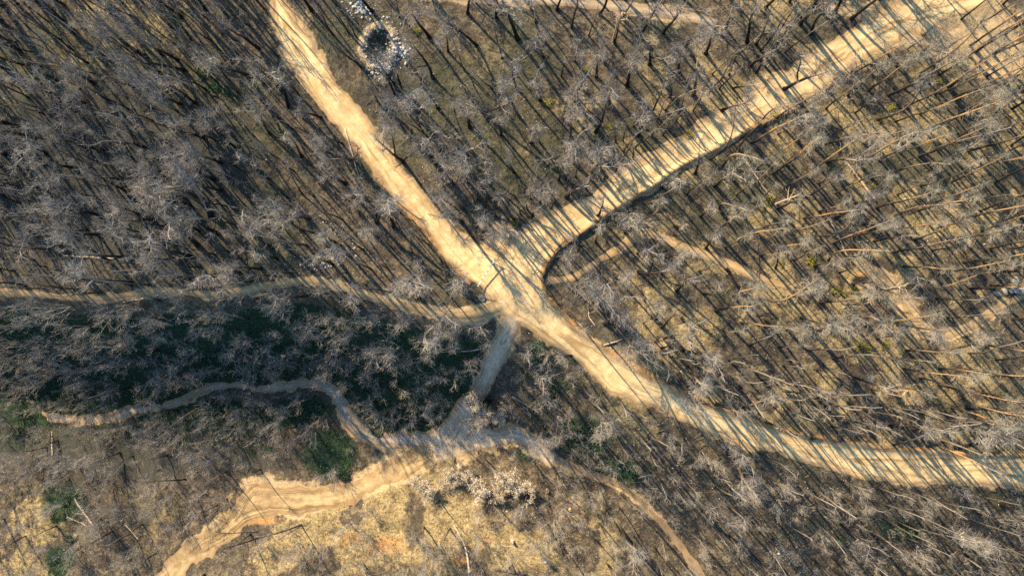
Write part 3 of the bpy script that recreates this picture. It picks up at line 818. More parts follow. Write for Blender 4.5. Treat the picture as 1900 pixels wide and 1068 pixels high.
for (pa, pb, n_, kinds) in [((930, 440), (1130, 335), 46, ('pole_tree', 'pole_tree', 'bare_tree')), ((1130, 335), (1280, 225), 34, ('pole_tree', 'pole_tree', 'slender_tree')), ((1280, 225), (1560, 35), 40, ('bare_tree', 'pole_tree', 'pole_tree')),
                           ((1040, 540), (1270, 705), 34, ('pole_tree', 'pole_tree', 'bare_tree')), ((1270, 700), (1560, 800), 64, ('pole_tree', 'pole_tree', 'slender_tree')), ((1560, 795), (1890, 825), 64, ('pole_tree', 'pole_tree', 'pole_tree', 'slender_tree')), ((560, 20), (880, 430), 40, ('bare_tree', 'pole_tree', 'pole_tree'))]:
    for q_ in range(n_):
        f = rng.random(); o_ = rng.uniform(2, 60)
        dx, dy = pb[0] - pa[0], pb[1] - pa[1]; L_ = math.hypot(dx, dy)
        side = 1 if (dy * 1.0 * -1) * 0 + (dx * -1) < 0 else -1
        px = pa[0] + dx * f + (dy / L_) * o_; py = pa[1] + dy * f - (dx / L_) * o_
        x, y, z = onto(px, py)
        if road_sd(x, y) > -.3 or not free(x, y, 1.0): continue
        put(x, y, kinds[q_ % len(kinds)], rng.uniform(.85, 1.15), 1.1, (rng.normal(0, .05), rng.normal(0, .05)))
N_TRY = 30000
cx_ = rng.uniform(-84, 68, N_TRY); cy_ = rng.uniform(-40, 56, N_TRY)
cz_ = height(cx_, cy_); cpx, cpy = to_px(cx_, cy_, cz_); csd = road_sd(cx_, cy_)
pitd = np.hypot(cx_ - PITX, cy_ - PITY); clear = fbm(cx_, cy_, 9, 131, 2)
GAPS = [(1800, 65, 120, 62), (250, 45, 60, 26), (760, 965, 60, 40), (870, 820, 50, 30), (1600, 515, 30, 24), (640, 770, 40, 40), (480, 925, 50, 40), (330, 745, 200, 14), (120, 560, 60, 8), (1560, 640, 60, 40), (540, 768, 90, 22), (610, 845, 50, 34), (400, 778, 130, 18), (1640, 520, 50, 30), (1680, 570, 40, 30), (1740, 612, 70, 24), (1830, 580, 50, 24), (1250, 446, 60, 16), (1340, 480, 60, 18)]
for i in range(N_TRY):
    px, py = cpx[i], cpy[i]
    if csd[i] > (-.45 if py < 560 or px > 950 else -1.1) or pitd[i] < (7.5 if cy_[i] < PITY + 1 else 4.2) or (csd[i] > -1.5 and (px > 1500 and 450 < py < 650 or 1010 < px < 1480 and 415 < py < 545)):
        continue
    sp, mixk, hs = zone(px, py)
    sp *= .80 + .55 * clear[i]
    g_ = 0
    for (a, b, c, d) in GAPS:
        g_ = max(g_, math.exp(-(((px - a) / c) ** 2 + ((py - b) / d) ** 2)))
    if rng.random() < g_ * .97:
        continue
    if py > 800 and px < 1120 and rng.random() < .85 * (1 - sstep(.42, .56, clear[i])):
        continue
    if (px < -110 or px > 1960 or py > 1110 or py < -110):
        sp *= 1.5
    if not free(cx_[i], cy_[i], sp):
        continue
    u = rng.random(); kind = mixk[-1][0]
    for kname, p in mixk:
        if u < p:
            kind = kname; break
        u -= p
    sc = hs * (rng.uniform(.72, 1.12) if kind != 'charred_tree' else rng.choice([.45, .6, .8, 1.0, 1.15]) * rng.uniform(.85, 1.15))
    if kind == 'bare_bush':
        sc *= 1.12 if px < 900 and py < 800 else (rng.uniform(.45, 1.0) if px > 1120 else rng.uniform(.4, 1.35))
    ls = .13 if kind == 'charred_tree' else .06
    put(cx_[i], cy_[i], kind, sc, sp, (rng.normal(0, ls), rng.normal(0, ls)))

NOMH = {'bare_tree': 12.5, 'pine_tree': 14, 'slender_tree': 10.5, 'charred_tree': 7.5, 'bare_bush': 5, 'pole_tree': 11}
CAP = {'bare_tree': 296, 'pine_tree': 230, 'slender_tree': 290, 'charred_tree': 220, 'bare_bush': 290, 'pole_tree': 270}
GROUP = {'bare_tree': 'bare broad-crowned trees of the burnt wood', 'pine_tree': 'scorched pines of the burnt wood', 'slender_tree': 'slender bare trees of the burnt wood', 'charred_tree': 'small charred trees on the lower slope', 'bare_bush': 'bare bushes of the gully and slopes', 'pole_tree': 'pole-like bare trunks of the burnt wood'}
CAT = {'bare_tree': 'bare tree', 'pine_tree': 'pine tree', 'slender_tree': 'slender tree', 'charred_tree': 'charred tree', 'bare_bush': 'bush', 'pole_tree': 'bare tree trunk'}
by_kind = {}
for t in placed:
    by_kind.setdefault(t[2], []).append(t)
rest = []
counts = {}
for kind, lst in by_kind.items():
    inv, outv = [], []
    for t in lst:
        z = float(height(t[0], t[1]))
        b = to_px(t[0], t[1], z); tp = to_px(t[0], t[1], z + .8 * NOMH[kind] * t[3])
        vis = (8 < tp[0] < IW - 8 and 8 < tp[1] < IH - 8)
        (inv if vis else outv).append((t, z, b, tp))
    inv.sort(key=lambda q: -(q[0][3] + (5 if q[0][6] else 0)))
    keep, extra = inv[:CAP[kind]], inv[CAP[kind]:]
    counts[kind] = (len(inv), len(outv))
    rest += [(kind, q[0], q[1]) for q in extra + outv]
    items = []
    hs = sorted(q[0][3] for q in keep)
    for n_, (t, z, b, tp) in enumerate(keep):
        x, y, _k, sc, yaw, lean, forced = t
        wsc = sc * (1.0 if kind != 'pine_tree' else rng.uniform(.85, 1.1))
        rank = np.searchsorted(hs, sc) / max(1, len(hs))
        size = 'short' if rank < .33 else ('medium' if rank < .7 else 'tall')
        if kind == 'bare_bush':
            o = link('bare_bush', BUSH[n_ % len(BUSH)])
            o.scale = (wsc * rng.uniform(.85, 1.1), wsc * rng.uniform(.85, 1.1), sc)
            look = {'short': 'low', 'medium': 'middling', 'tall': 'high'}[size] + ' bare feathery bush'
        else:
            tm, cm = PROTO[kind][n_ % len(PROTO[kind])]
            o = bpy.data.objects.new(kind, None); COL.objects.link(o); o.empty_display_size = .5
            link('trunk', tm, o); link('crown', cm, o)
            wa = rng.uniform(.78, 1.2); o.scale = (wsc * wa, wsc * wa * rng.uniform(.88, 1.12), sc)
            look = size + {'bare_tree': ' bare tree with grey crown', 'pine_tree': ' scorched pine', 'slender_tree': ' slender bare tree', 'charred_tree': ' charred black tree', 'pole_tree': ' pole-like bare trunk with few twigs'}[kind]
        o.location = (x, y, z - .06)
        o.rotation_euler = (lean[0], lean[1], yaw)
        tag(o, None, CAT[kind], GROUP[kind])
        items.append((o, tp[0], tp[1], look))
    label_all(items)
print('TREES', counts, 'rest', len(rest))

# every tree beyond the counted ones: one mass of woodland
TB, CB = {}, {}
for kind, t, z in rest:
    x, y, _k, sc, yaw, lean, forced = t
    c, s = math.cos(yaw), math.sin(yaw)
    Rm = np.array([[c, -s, 0], [s, c, 0], [0, 0, 1]]) @ np.array([[1, 0, lean[1]], [0, 1, -lean[0]], [0, 0, 1]])
    if kind == 'bare_bush':
        v, q = LODBUSH[int(rng.integers(3))]
        CB.setdefault('bush', []).append((v @ Rm.T * sc + [x, y, z - .05], q))
        continue
    kk = kind if kind in LOD else 'slender_tree'
    if kind == 'charred_tree': sc *= .8
    (tv, tq, up), (v, q) = LOD[kk][int(rng.integers(len(LOD[kk])))]
    TB.setdefault(kk, []).append((tv @ Rm.T * sc + [x, y, z - .05], tq, up))
    CB.setdefault(kk, []).append((v @ Rm.T * sc + [x, y, z - .05], q))
parts_v, parts_q, ups, mids, mats = [], [], [], [], []
off = 0
for store, istr in ((TB, True), (CB, False)):
    for kk, lst in store.items():
        mats.append({'bare_tree': M_OAKBARK, 'pine_tree': M_PINEBARK, 'slender_tree': M_THINBARK}[kk] if istr else {'bare_tree': M_OAKTWIG, 'pine_tree': M_PINETWIG, 'slender_tree': M_THINTWIG, 'bush': M_BUSHTWIG}[kk])
        for e in lst:
            parts_v.append(e[0]); parts_q.append(e[1] + off); off += len(e[0])
            ups.append(np.clip(e[2], 0, 1) if istr else np.ones(len(e[0])))
            mids.append(np.full(len(e[1]), len(mats) - 1, np.int32))
if parts_v:
    me = mesh_from('bare_woodland', np.vstack(parts_v), np.vstack(parts_q), None, {'up': np.concatenate(ups)}, smooth=False)
    for m in mats: me.materials.append(m)
    me.polygons.foreach_set('material_index', np.concatenate(mids))
    tag(link('bare_woodland', me), 'mass of thinner bare trees filling the burnt wood between the larger ones', 'woodland', kind='stuff')
    print('WOODLAND quads', len(me.polygons))

# ------------------------------------------------------------------ cream bushes, green shrubs
items = []
for i, (px, py, s) in enumerate([(838, 880, .95), (862, 872, .8), (895, 905, 1.0), (938, 880, 1.0), (958, 895, .95), (975, 905, .9), (925, 915, .75), (880, 742, .95), (893, 760, .8), (925, 765, .8), (800, 905, .85), (780, 890, .75), (795, 760, .75), (845, 880, .7), (1010, 815, .7)]):
    x, y, z = onto(px, py)
    st, lv = CREAMS[i % 4]
    o = bpy.data.objects.new('leafy_bush', None); COL.objects.link(o)
    link('stems', st, o); link('leaves', lv, o)
    s *= 1.22; o.location = (x, y, z - .05); o.scale = (s, s, s * .85); o.rotation_euler = (0, 0, rng.uniform(0, 6.28))
    tag(o, None, 'leafy bush', 'cream-leaved bushes by the lower lanes')
    items.append((o, px, py, 'cream fluffy bush with dry leaves'))
label_all(items)

r_ = np.random.default_rng(900)
SHRUBM = [mat_plain('shrub_leaf_yellow', (.16, .15, .03), (.34, .30, .06), 6), mat_plain('shrub_leaf_green', (.022, .055, .034), (.065, .115, .055), 6)]
SHR = []
for i in range(4):
    n = 420
    p = r_.normal(0, 1, (n, 3)); p = unit(p) * (r_.uniform(.3, 1, (n, 1)) ** .5) * [.55, .55, .45]
    p[:, 2] = np.abs(p[:, 2]) + .03; p[:, :2] *= 1 + .35 * np.sin(3 * np.arctan2(p[:, 1], p[:, 0]) + i)[:, None]
    SHR.append(mesh_from('low_shrub', *leaves(r_, p, .06), SHRUBM[0], smooth=False))
    SHR.append(mesh_from('low_shrub', *leaves(r_, p, .06), SHRUBM[1], smooth=False))
items = []
ys = [(893, 260), (1019, 190), (774, 60), (1131, 235), (1012, 360), (955, 415), (1440, 215), (1415, 390), (1451, 605), (1446, 600), (1566, 545), (1552, 540), (1597, 552), (1593, 640), (1608, 648), (1695, 672), (1610, 643), (1880, 160), (1745, 150), (1655, 200), (1632, 222), (1620, 345), (1425, 370), (1585, 538), (1640, 640), (1450, 490), (1505, 485), (835, 305), (1090, 130), (1280, 250)]
gs = [(250, 595), (330, 720), (310, 728), (430, 690), (470, 770), (540, 760), (560, 770), (590, 755), (620, 690), (636, 668), (150, 800), (60, 790), (700, 800), (1080, 800), (1110, 830), (1150, 870), (1175, 880), (990, 660), (975, 690), (1000, 640), (120, 930), (105, 960), (130, 1000), (100, 1040), (400, 160), (375, 140), (420, 170), (1690, 990), (1560, 1000), (640, 880)]
for i, (px, py) in enumerate(ys + gs):
    x, y, z = onto(px, py)
    yel = i < len(ys)
    o = link('low_shrub', SHR[2 * (i % 4) + (0 if yel else 1)], None, (x, y, z - .02))
    s = rng.uniform(.7, 1.3) * (1.0 if yel else 1.5)
    o.scale = (s, s * rng.uniform(.8, 1.2), s * .9); o.rotation_euler = (0, 0, rng.uniform(0, 6.28))
    tag(o, None, 'low shrub', 'low yellow shrubs on the forest floor' if yel else 'low green shrubs in the shade')
    items.append((o, px, py, 'low yellow-green shrub' if yel else 'dark green leafy shrub'))
label_all([t for t in items if 'yellow' in t[3]]); label_all([t for t in items if 'dark' in t[3]])

# ------------------------------------------------------------------ undergrowth, twigs, grass, gravel: what nobody could count
def scatter(n, prob):
    w = np.clip(prob, 0, None) * (SDMAX < -.2)
    w = w[16:-16, 16:-16].copy()
    w = w / w.sum()
    k = r_.choice(w.size, n, p=w.ravel())
    j, i = np.unravel_index(k, w.shape)
    x = GX[i + 16] + r_.uniform(-.14, .14, n); y = GY[j + 16] + r_.uniform(-.14, .14, n)
    return x, y, height(x, y)


# clumps of leaves in the damp ground
n = 5200
x, y, z = scatter(n, green ** 2 * sstep(.42, .6, fbm(X, Y, 3, 161, 3)))
ctr = np.stack([x, y, z], 1)
p = np.repeat(ctr, 26, 0); q = unit(r_.normal(0, 1, (len(p), 3))) * r_.uniform(.2, 1, (len(p), 1)) * [.5, .5, .45]
q[:, 2] = np.abs(q[:, 2])
me = mesh_from('undergrowth', *leaves(r_, p + q, .07), SHRUBM[1], smooth=False)
tag(link('undergrowth', me), 'dark green undergrowth covering the shaded gully floor', 'undergrowth', kind='stuff')
# dry grass tufts
n = 16000
x, y, z = scatter(n, straw_sun ** 2 + .05)
b0 = np.repeat(np.stack([x, y, z], 1), 6, 0) + r_.normal(0, .07, (n * 6, 3)) * [1, 1, 0]
d = r_.normal(0, .55, (n * 6, 3)); d[:, 2] = np.abs(d[:, 2]) + .6; d = unit(d) * r_.uniform(.12, .34, (n * 6, 1))
P = np.stack([b0, b0 + d * .55 + [0, 0, .03], b0 + d], 1)
v, q = tubes(P, np.tile([.012, .008, .003], (n * 6, 1)), 3)
me = mesh_from('dry_grass', v, q, mat_plain('dry_grass', (.24, .18, .07), (.46, .37, .18), 3), smooth=False)
tag(link('dry_grass', me), 'short dry grass growing in tufts on the open slopes', 'grass', kind='stuff')
# fallen twigs
n = 9000
x, y, z = scatter(n, .6 + .5 * ash_shade + .4 * leafy_shade)
a = r_.uniform(0, 6.28, n); l = r_.uniform(.25, 1.5, n)
st = np.stack([x, y, z + .05], 1)
e = st + np.stack([np.cos(a) * l, np.sin(a) * l, 0 * a], 1); e[:, 2] = height(e[:, 0], e[:, 1]) + .06
m_ = (st + e) / 2 + r_.normal(0, .06, (n, 3)); m_[:, 2] = height(m_[:, 0], m_[:, 1]) + .08
v, q = tubes(np.stack([st, m_, e], 1), r_.uniform(.012, .032, (n, 1)) * np.array([1, .85, .5]), 4)
me = mesh_from('fallen_twigs', v, q, mat_plain('dead_twigs', (.06, .05, .04), (.36, .29, .22), .35), smooth=False)
tag(link('fallen_twigs', me), 'fallen twigs and thin branches strewn over the forest floor', 'fallen twigs', kind='stuff')
# loose gravel and stone chips
_rs = np.array([[1, 0, 0], [0, 1, 0], [-1, 0, 0], [0, -1, 0], [0, 0, 1], [0, 0, -1]], float)
_rt = np.array([[0, 1, 4], [1, 2, 4], [2, 3, 4], [3, 0, 4], [1, 0, 5], [2, 1, 5], [3, 2, 5], [0, 3, 5]])


def chips(x, y, z, s):
    n = len(x)
    v = _rs[None] * r_.uniform(.55, 1.15, (n, 6, 1)) * np.asarray(s)[:, None, None] * [1, 1, .7]
    an = r_.uniform(0, 6.28, n); c, sn = np.cos(an)[:, None], np.sin(an)[:, None]
    vx = v[..., 0] * c - v[..., 1] * sn; vy = v[..., 0] * sn + v[..., 1] * c
    v = np.stack([vx + x[:, None], vy + y[:, None], v[..., 2] + z[:, None]], -1).reshape(-1, 3)
    return v, (np.arange(n)[:, None, None] * 6 + _rt[None]).reshape(-1, 3)


stonyp = .03 + blobs([(600, 480, 50, 16, 1), (620, 440, 60, 50, .5), (640, 485, 40, 14, .6), (1770, 420, 100, 60, .15), (1620, 900, 100, 40, .1), (1000, 1000, 100, 60, .3), (880, 690, 20, 40, .2), (1440, 620, 60, 40, .2)]) + 3.0 * pitring + 2.5 * blobs([(675, 15, 26, 20, 1), (790, 8, 16, 12, .6), (735, 100, 22, 18, 1)])
x, y, z = scatter(5200, stonyp)
v, t = chips(x, y, z + .02, r_.uniform(.03, .11, len(x)))
me = mesh_from('gravel', v, np.zeros((0, 4), int), M_STONE, smooth=False, tris=t)
tag(link('gravel', me), 'pale gravel and stone chips lying loose on the ground', 'gravel', kind='stuff')


# ------------------------------------------------------------------ stones one can count
def rock_mesh(seed):
    r = np.random.default_rng(seed)
    import bmesh
    bm = bmesh.new(); bmesh.ops.create_icosphere(bm, subdivisions=2, radius=1.0)
    pl = [(unit(r.normal(0, 1, 3)), r.uniform(.55, .85)) for _ in range(9)]
    for vv in bm.verts:
        c = np.array(vv.co)
        for nn, dd in pl:
            k = c @ nn
            if k > dd: c = c - nn * (k - dd)
        vv.co = Vector(c * [1, .85, .65])
    me = bpy.data.meshes.new('stone'); bm.to_mesh(me); bm.free(); me.materials.append(M_STONE)
    return me


RK = [rock_mesh(700 + i) for i in range(6)]


def stone_field(spots, label, group, name='stone'):
    for i, (x, y, s) in enumerate(spots):
        o = link(name, RK[i % 6], None, (x, y, float(height(x, y)) + s * .25))
        o.scale = (s, s, s); o.rotation_euler = (rng.uniform(-.3, .3), rng.uniform(-.3, .3), rng.uniform(0, 6.28))
        tag(o, label, 'stone', group)


ring = []
while len(ring) < 190:
    a = rng.uniform(0, 6.28); rr_ = rng.normal(2.2, .55)
    # the spoil is thickest below and to the right of the pit
    if rng.random() > .12 + .95 * max(0, math.sin(-a) * .8 + math.cos(a) * .35): continue
    x, y = PITX + rr_ * math.cos(a), PITY + rr_ * 1.3 * math.sin(a)
    ring.append((x, y, rng.uniform(.08, .22)))
stone_field(ring, 'pale broken stone lying on the spoil ring around the dug pit', 'stones round the pit')
heap = [onto(737 + rng.normal(0, 12), 100 + rng.normal(0, 10))[:2] + (rng.uniform(.10, .28),) for _ in range(60)]
stone_field(heap, 'pale broken stone in the heap just right of the dug pit', 'stones heaped right of the pit')
heap = [onto(672 + rng.normal(0, 14), 18 + rng.normal(0, 10))[:2] + (rng.uniform(.10, .26),) for _ in range(50)]
stone_field(heap, 'blue-white stone in the shaded heap above the dug pit at the top edge', 'stones heaped above the pit')
sc_ = [onto(px + rng.normal(0, 10), py + rng.normal(0, 4))[:2] + (rng.uniform(.07, .2),) for px, py in [(570, 490), (590, 497), (600, 492), (617, 482), (625, 480), (630, 478)] * 5] + [onto(px + rng.normal(0, 6), py + rng.normal(0, 8))[:2] + (rng.uniform(.07, .17),) for px, py in [(595, 412), (590, 405), (613, 430), (660, 465)] * 3]
stone_field(sc_, 'small pale stone in the loose scatter among the trees above the ridge trail', 'scattered stones above the ridge trail')
for px, py, s, lb in [(864, 506, .22, 'white marker stone on the road edge just left of the barrier pole'), (1567, 569, .22, 'lone white stone on the open floor below the small dug hollow'), (1678, 370, .2, 'lone white stone lying right of the big peeled log'), (875, 790 + 17, .2, 'lone pale stone on the lane between its two arms at the fork'), (1012, 1042, .28, 'pale stone on the sunny slope at the bottom edge, under bare branches'), (940, 948, .22, 'pale stone on the sunny slope under the cream bushes'), (1443, 793, .2, 'small white stone on the edge of the long road bend'), (660, 470 + 5, .22, 'largest lone stone right of the loose stone scatter'), (1444, 1026, .2, 'lone white stone among the slender trees near the bottom edge')]:
    x, y, z = onto(px, py)
    o = link('stone', RK[int(px) % 6], None, (x, y, z + s * .3)); o.scale = (s, s, s)
    tag(o, lb, 'stone')
RKB = [m_.copy() for m_ in RK[:3]]
M_SAND = mat_plain('pale_sandstone', (.24, .205, .16), (.50, .44, .355), 1.2)
for m_ in RKB: m_.materials.clear(); m_.materials.append(M_SAND)
# the pale limestone outcrop at the right edge
for px, py, s in [(1880, 530, .9), (1898, 537, 1.0), (1862, 538, .6), (1850, 545, .45)]:
    x, y, z = onto(px, py)
    o = link('boulder', RK[int(px) % 6], None, (x, y, z + s * .15)); o.scale = (s * 1.4, s * .8, s * .6); o.rotation_euler = (0, 0, px)
    o.data = RKB[int(px) % 3]
    tag(o, {1880: 'pale flat boulder in the outcrop at the right edge, second from the edge', 1898: 'largest pale boulder of the outcrop, cut by the right edge', 1862: 'smaller pale boulder third from the right edge in the outcrop', 1850: 'smallest pale boulder at the left end of the right edge outcrop'}[px], 'boulder', 'boulders of the right edge outcrop')


# ------------------------------------------------------------------ fallen logs, snags, stumps
def log(p0, p1, rad, mat, label, limbs=4, bend=.25, seed=0, curve=0, lift=.0):
    r = np.random.default_rng(800 + seed)
    x0, y0, _z = onto(*p0); x1, y1, _z = onto(*p1)
    k = 12
    t = np.linspace(0, 1, k)
    L = math.hypot(x1 - x0, y1 - y0)
    nx, ny = -(y1 - y0) / L, (x1 - x0) / L
    off_ = curve * np.sin(t * math.pi) + np.cumsum(r.normal(0, bend * .12, k)) * np.sin(t * math.pi)
    px_ = x0 + (x1 - x0) * t + nx * off_; py_ = y0 + (y1 - y0) * t + ny * off_
    zz = height(px_, py_)
    zl = np.interp(t, [0, 1], [zz[0], zz[-1]])
    zz = np.maximum(zz, .35 * zz + .65 * zl) + rad * .75 + lift * t
    P = np.stack([px_, py_, zz], 1) - [x0, y0, zz[0]]
    R = rad * np.linspace(1, .55, k)
    v, q = tubes(P[None], R[None], 9)
    # broken ends: a closing point at each
    v = np.vstack([v, P[0] - (P[1] - P[0]) * .03, P[-1] + (P[-1] - P[-2]) * .25])
    a, b = len(v) - 2, len(v) - 1
    tr = [[(i + 1) % 9, i, a] for i in range(9)] + [[(k - 1) * 9 + i, (k - 1) * 9 + (i + 1) % 9, b] for i in range(9)]
    o = link('fallen_log', mesh_from('fallen_log', v, q, mat, tris=tr), None, (x0, y0, zz[0]))
    tag(o, label, 'fallen log', 'fallen logs on the forest floor')
    if limbs:
        br, bR = sprout(r, P[None], R[None], limbs, .45, 1, 30, 80, .6, 1.8, 5, .18, .12, rad * .4, .25, .2)
        t2, tR2 = sprout(r, br, bR, 3, .3, 1, 25, 60, .3, .8, 3, .15, .05, .015, .5, .2)
        bv, bq = join([tubes(br, bR, 5), tubes(t2, tR2, 3)])
        link('broken_branches', mesh_from('broken_branches', bv, bq, mat), o)
    return o


log((1624, 373), (1565, 292), .17, M_LOGORANGE, 'big peeled pale log lying slantwise among the pines', 3, .3, 1)
log((893, 647), (805, 652), .11, M_LOGPALE, 'pale log lying level just left of the gravel lane', 8, .3, 2, .25)
log((871, 1062), (843, 975), .14, M_LOGPALE, 'long grey curved log on the sunny slope at the bottom edge', 4, .3, 3, -.5)
log((1404, 452), (1408, 530), .12, M_LOGDARK, 'dark straight log lying upright in view at the end of the woodland trail', 2, .2, 4)
log((820, 290), (856, 270), .14, M_LOGDARK, 'short charred log lying alone in the wedge between the two roads', 0, .1, 5)
log((175, 975), (140, 925), .15, M_LOGPALE, 'white broken trunk lying on the left slope, thickest pale log there', 5, .3, 6)
log((165, 977), (125, 958), .09, M_LOGPALE, 'thin pale log lying left of the white broken trunk', 3, .3, 7)
log((258, 1000), (232, 972), .08, M_LOGPALE, 'thin grey pole lying right of the white broken trunk', 0, .1, 8)
log((640, 238), (665, 325), .10, M_LOGPALE, 'grey straight log lying along the left edge of the main road', 2, .15, 9)
log((1540, 410), (1575, 482), .09, M_LOGPALE, 'thin grey log lying steeply between the peeled log and the dug hollow', 2, .2, 10)
log((1384, 300), (1430, 365), .09, M_LOGPALE, 'thin grey log lying below the side road in the green patch', 2, .2, 11)
log((1578, 375), (1630, 437), .10, M_LOGDARK, 'dark log lying just below the big peeled log', 3, .2, 12)
log((1105, 605), (1092, 560), .07, M_LOGPALE, 'thin silvery branch lying above the main road right of the crossroads', 3, .5, 13, .4)
log((1120, 640), (1155, 628), .09, M_LOGPALE, 'grey short log lying beside the main road left of the orange earth', 0, .2, 14)
log((950, 735), (1000, 765), .07, M_LOGPALE, 'thin grey log lying in the bushes right of the gravel lane', 2, .2, 15)
log((975, 1065), (915, 1055), .15, M_LOGDARK, 'thick black log lying level on the sunny slope at the bottom edge', 0, .4, 16)
log((560, 972), (430, 1012), .10, M_LOGDARK, 'long black log lying across the lower side of the earth road', 6, .3, 17)
log((405, 935), (345, 958), .09, M_LOGDARK, 'black branchy log lying on the upper bank of the earth road', 7, .4, 18)
log((478, 985), (400, 985), .08, M_LOGDARK, 'thin black log with brush lying over the narrowest part of the earth road', 7, .4, 19)
log((290, 1024), (245, 1050), .09, M_LOGDARK, 'black log lying at the upper edge of the earth road near the bottom edge', 3, .3, 20)
log((98, 845), (97, 800), .10, M_LOGPALE, 'grey trunk lying upright in view above the left slope', 1, .2, 21)
log((845, 405), (795, 398), .06, M_LOGDARK, 'bent black branch reaching onto the main road above the crossroads', 5, .5, 22)
log((755, 290), (735, 310), .06, M_LOGDARK, 'crooked black branch lying on the right edge of the main road', 5, .5, 23)
log((560, 110), (600, 150), .05, M_LOGDARK, 'thin black branch lying on the main road near the top', 6, .6, 24)
log((1610, 880), (1625, 885), .05, M_LOGDARK, 'small black branch lying on the lower edge of the long road bend', 3, .6, 25)
log((1770, 882), (1750, 875), .04, M_LOGDARK, 'small thin branch lying on the road near the right edge', 3, .6, 26)
log((930, 1010), (955, 1012), .05, M_LOGPALE, 'short pale stick lying on the sunny slope under the cream bushes', 0, .3, 27)
log((1000, 120), (1018, 104), .07, M_LOGDARK, 'short dark log lying between the oaks above the wedge', 0, .2, 28)
log((212, 480), (120, 474), .08, M_LOGPALE, 'long pale log lying level above the ridge trail at left', 0, .2, 29)
log((300, 545), (230, 560), .05, M_LOGPALE, 'thin pale branch lying across the ridge trail', 4, .4, 30)


def snag(px, py, H, rad, lean, label, mat, nb=7, seed=0, up_bias=.25):
    r = np.random.default_rng(850 + seed)
    x, y, z = onto(px, py)
    k = 9
    tr = grow(r, np.zeros((1, 3)), np.array([[lean[0], lean[1], 1.]]), np.array([H]), k, .06, .02)
    R = flare(rad * np.linspace(1, .45, k)[None], 1.35)
    tv, tq = tubes(tr, R, 9)
    tip = tr[0, -1] + (tr[0, -1] - tr[0, -2]) * .2
    tv = np.vstack([tv, tip]); n9 = (k - 1) * 9
    o = bpy.data.objects.new('dead_snag', None); COL.objects.link(o); o.location = (x, y, z - .08)
    link('trunk', mesh_from('snag_trunk', tv, tq, mat, tris=[[n9 + i, n9 + (i + 1) % 9, len(tv) - 1] for i in range(9)]), o)
    br, bR = sprout(r, tr, R, nb, .45, 1, 35, 80, .8, 2.2, 6, .22, up_bias * .4, rad * .45, .3, .2)
    t2, tR2 = sprout(r, br, bR, 4, .3, 1, 25, 65, .4, 1.0, 4, .2, .06, .024, .4, .2)
    bv, bq = join([tubes(br, bR, 6), tubes(t2, tR2, 4)])
    link('branches', mesh_from('snag_branches', bv, bq, mat), o)
    tag(o, label, 'dead snag')


snag(352, 192, 8.5, .17, (.22, .10), 'white dead snag with stubby branches, palest trunk in the upper left wood', M_LOGPALE, 9, 1)
snag(25, 95, 8, .15, (.0, .1), 'pale broken snag with short forks at the upper left edge', M_LOGPALE, 8, 2)
snag(1890, 30, 9, .16, (-.15, -.1), 'bright bare snag with forked branches in the top right corner', M_LOGPALE, 14, 3)
snag(1630, 540, 6, .14, (.1, .12), 'grey broken snag standing right of the small dug hollow', M_LOGPALE, 8, 4)
snag(1138, 78, 7.5, .15, (.0, .12), 'peeled orange snag standing near the top track', M_LOGORANGE, 5, 5)
snag(1655, 722, 5.8, .13, (.05, .0), 'short broken pine snag standing alone on open dark floor at right', M_LOGORANGE, 5, 6)
snag(1440, 378, 5, .11, (.35, .1), 'low bent grey snag with hooked top right of the woodland trail', M_LOGPALE, 5, 7)


def stump(px, py, rad, H, mat, label, seed):
    r = np.random.default_rng(870 + seed)
    x, y, z = onto(px, py)
    n = 12; a = np.arange(n) * 2 * math.pi / n
    prof = [(1.7, -.1), (1.25, .12 * H), (1.0, .5 * H), (.95, H), (.72, H - .05)]
    v = []
    for (f, h) in prof:
        w = 1 + .16 * np.sin(3 * a + seed) + r.normal(0, .05, n)
        hz = h + (r.normal(0, .07, n) if h > .8 * H else 0)
        v.append(np.stack([np.cos(a) * rad * f * w, np.sin(a) * rad * f * w, np.zeros(n) + hz], 1))
    v = np.vstack(v + [np.array([[0, 0, H - .1]])])
    q = [[k * n + i, k * n + (i + 1) % n, (k + 1) * n + (i + 1) % n, (k + 1) * n + i] for k in range(4) for i in range(n)]
    t = [[4 * n + i, 4 * n + (i + 1) % n, len(v) - 1] for i in range(n)]
    o = link('tree_stump', mesh_from('tree_stump', v, np.array(q), mat, tris=t), None, (x, y, z))
    tag(o, label, 'tree stump', 'stumps left in the burnt wood')


stump(951, 1003, .18, .9, M_LOGPALE, 'pale grey stump standing alone on the sunny slope at the bottom', 1)
stump(1016, 910, .2, .5, M_LOGORANGE, 'freshly broken orange stump right of the cream bushes', 2)
stump(1058, 945, .16, .4, M_LOGORANGE, 'orange stump at the foot of thin poles on the lower right slope', 3)
stump(52, 972, .2, .5, M_LOGDARK, 'dark stump on the pale grass at the left edge', 4)
stump(1306, 700, .22, .5, M_LOGDARK, 'charred stump in the reddish hole below the orange earth patch', 5)
stump(1714, 66, .22, .7, M_LOGDARK, 'charred stump at the end of the side road bank', 6)


# ------------------------------------------------------------------ the barrier across the road
def box(bm, c, s, rot=None):
    import bmesh
    r = bmesh.ops.create_cube(bm, size=1.0)
    for vv in r['verts']:
        p = Vector((vv.co.x * s[0], vv.co.y * s[1], vv.co.z * s[2]))
        if rot: p = rot @ p
        vv.co = p + Vector(c)
    return r


def bm_obj(name, fn, mat, parent):
    import bmesh
    bm = bmesh.new(); fn(bm)
    bmesh.ops.bevel(bm, geom=list(bm.edges), offset=.008, segments=1, affect='EDGES')
    me = bpy.data.meshes.new(name); bm.to_mesh(me); bm.free(); me.materials.append(mat)
    return link(name, me, parent)


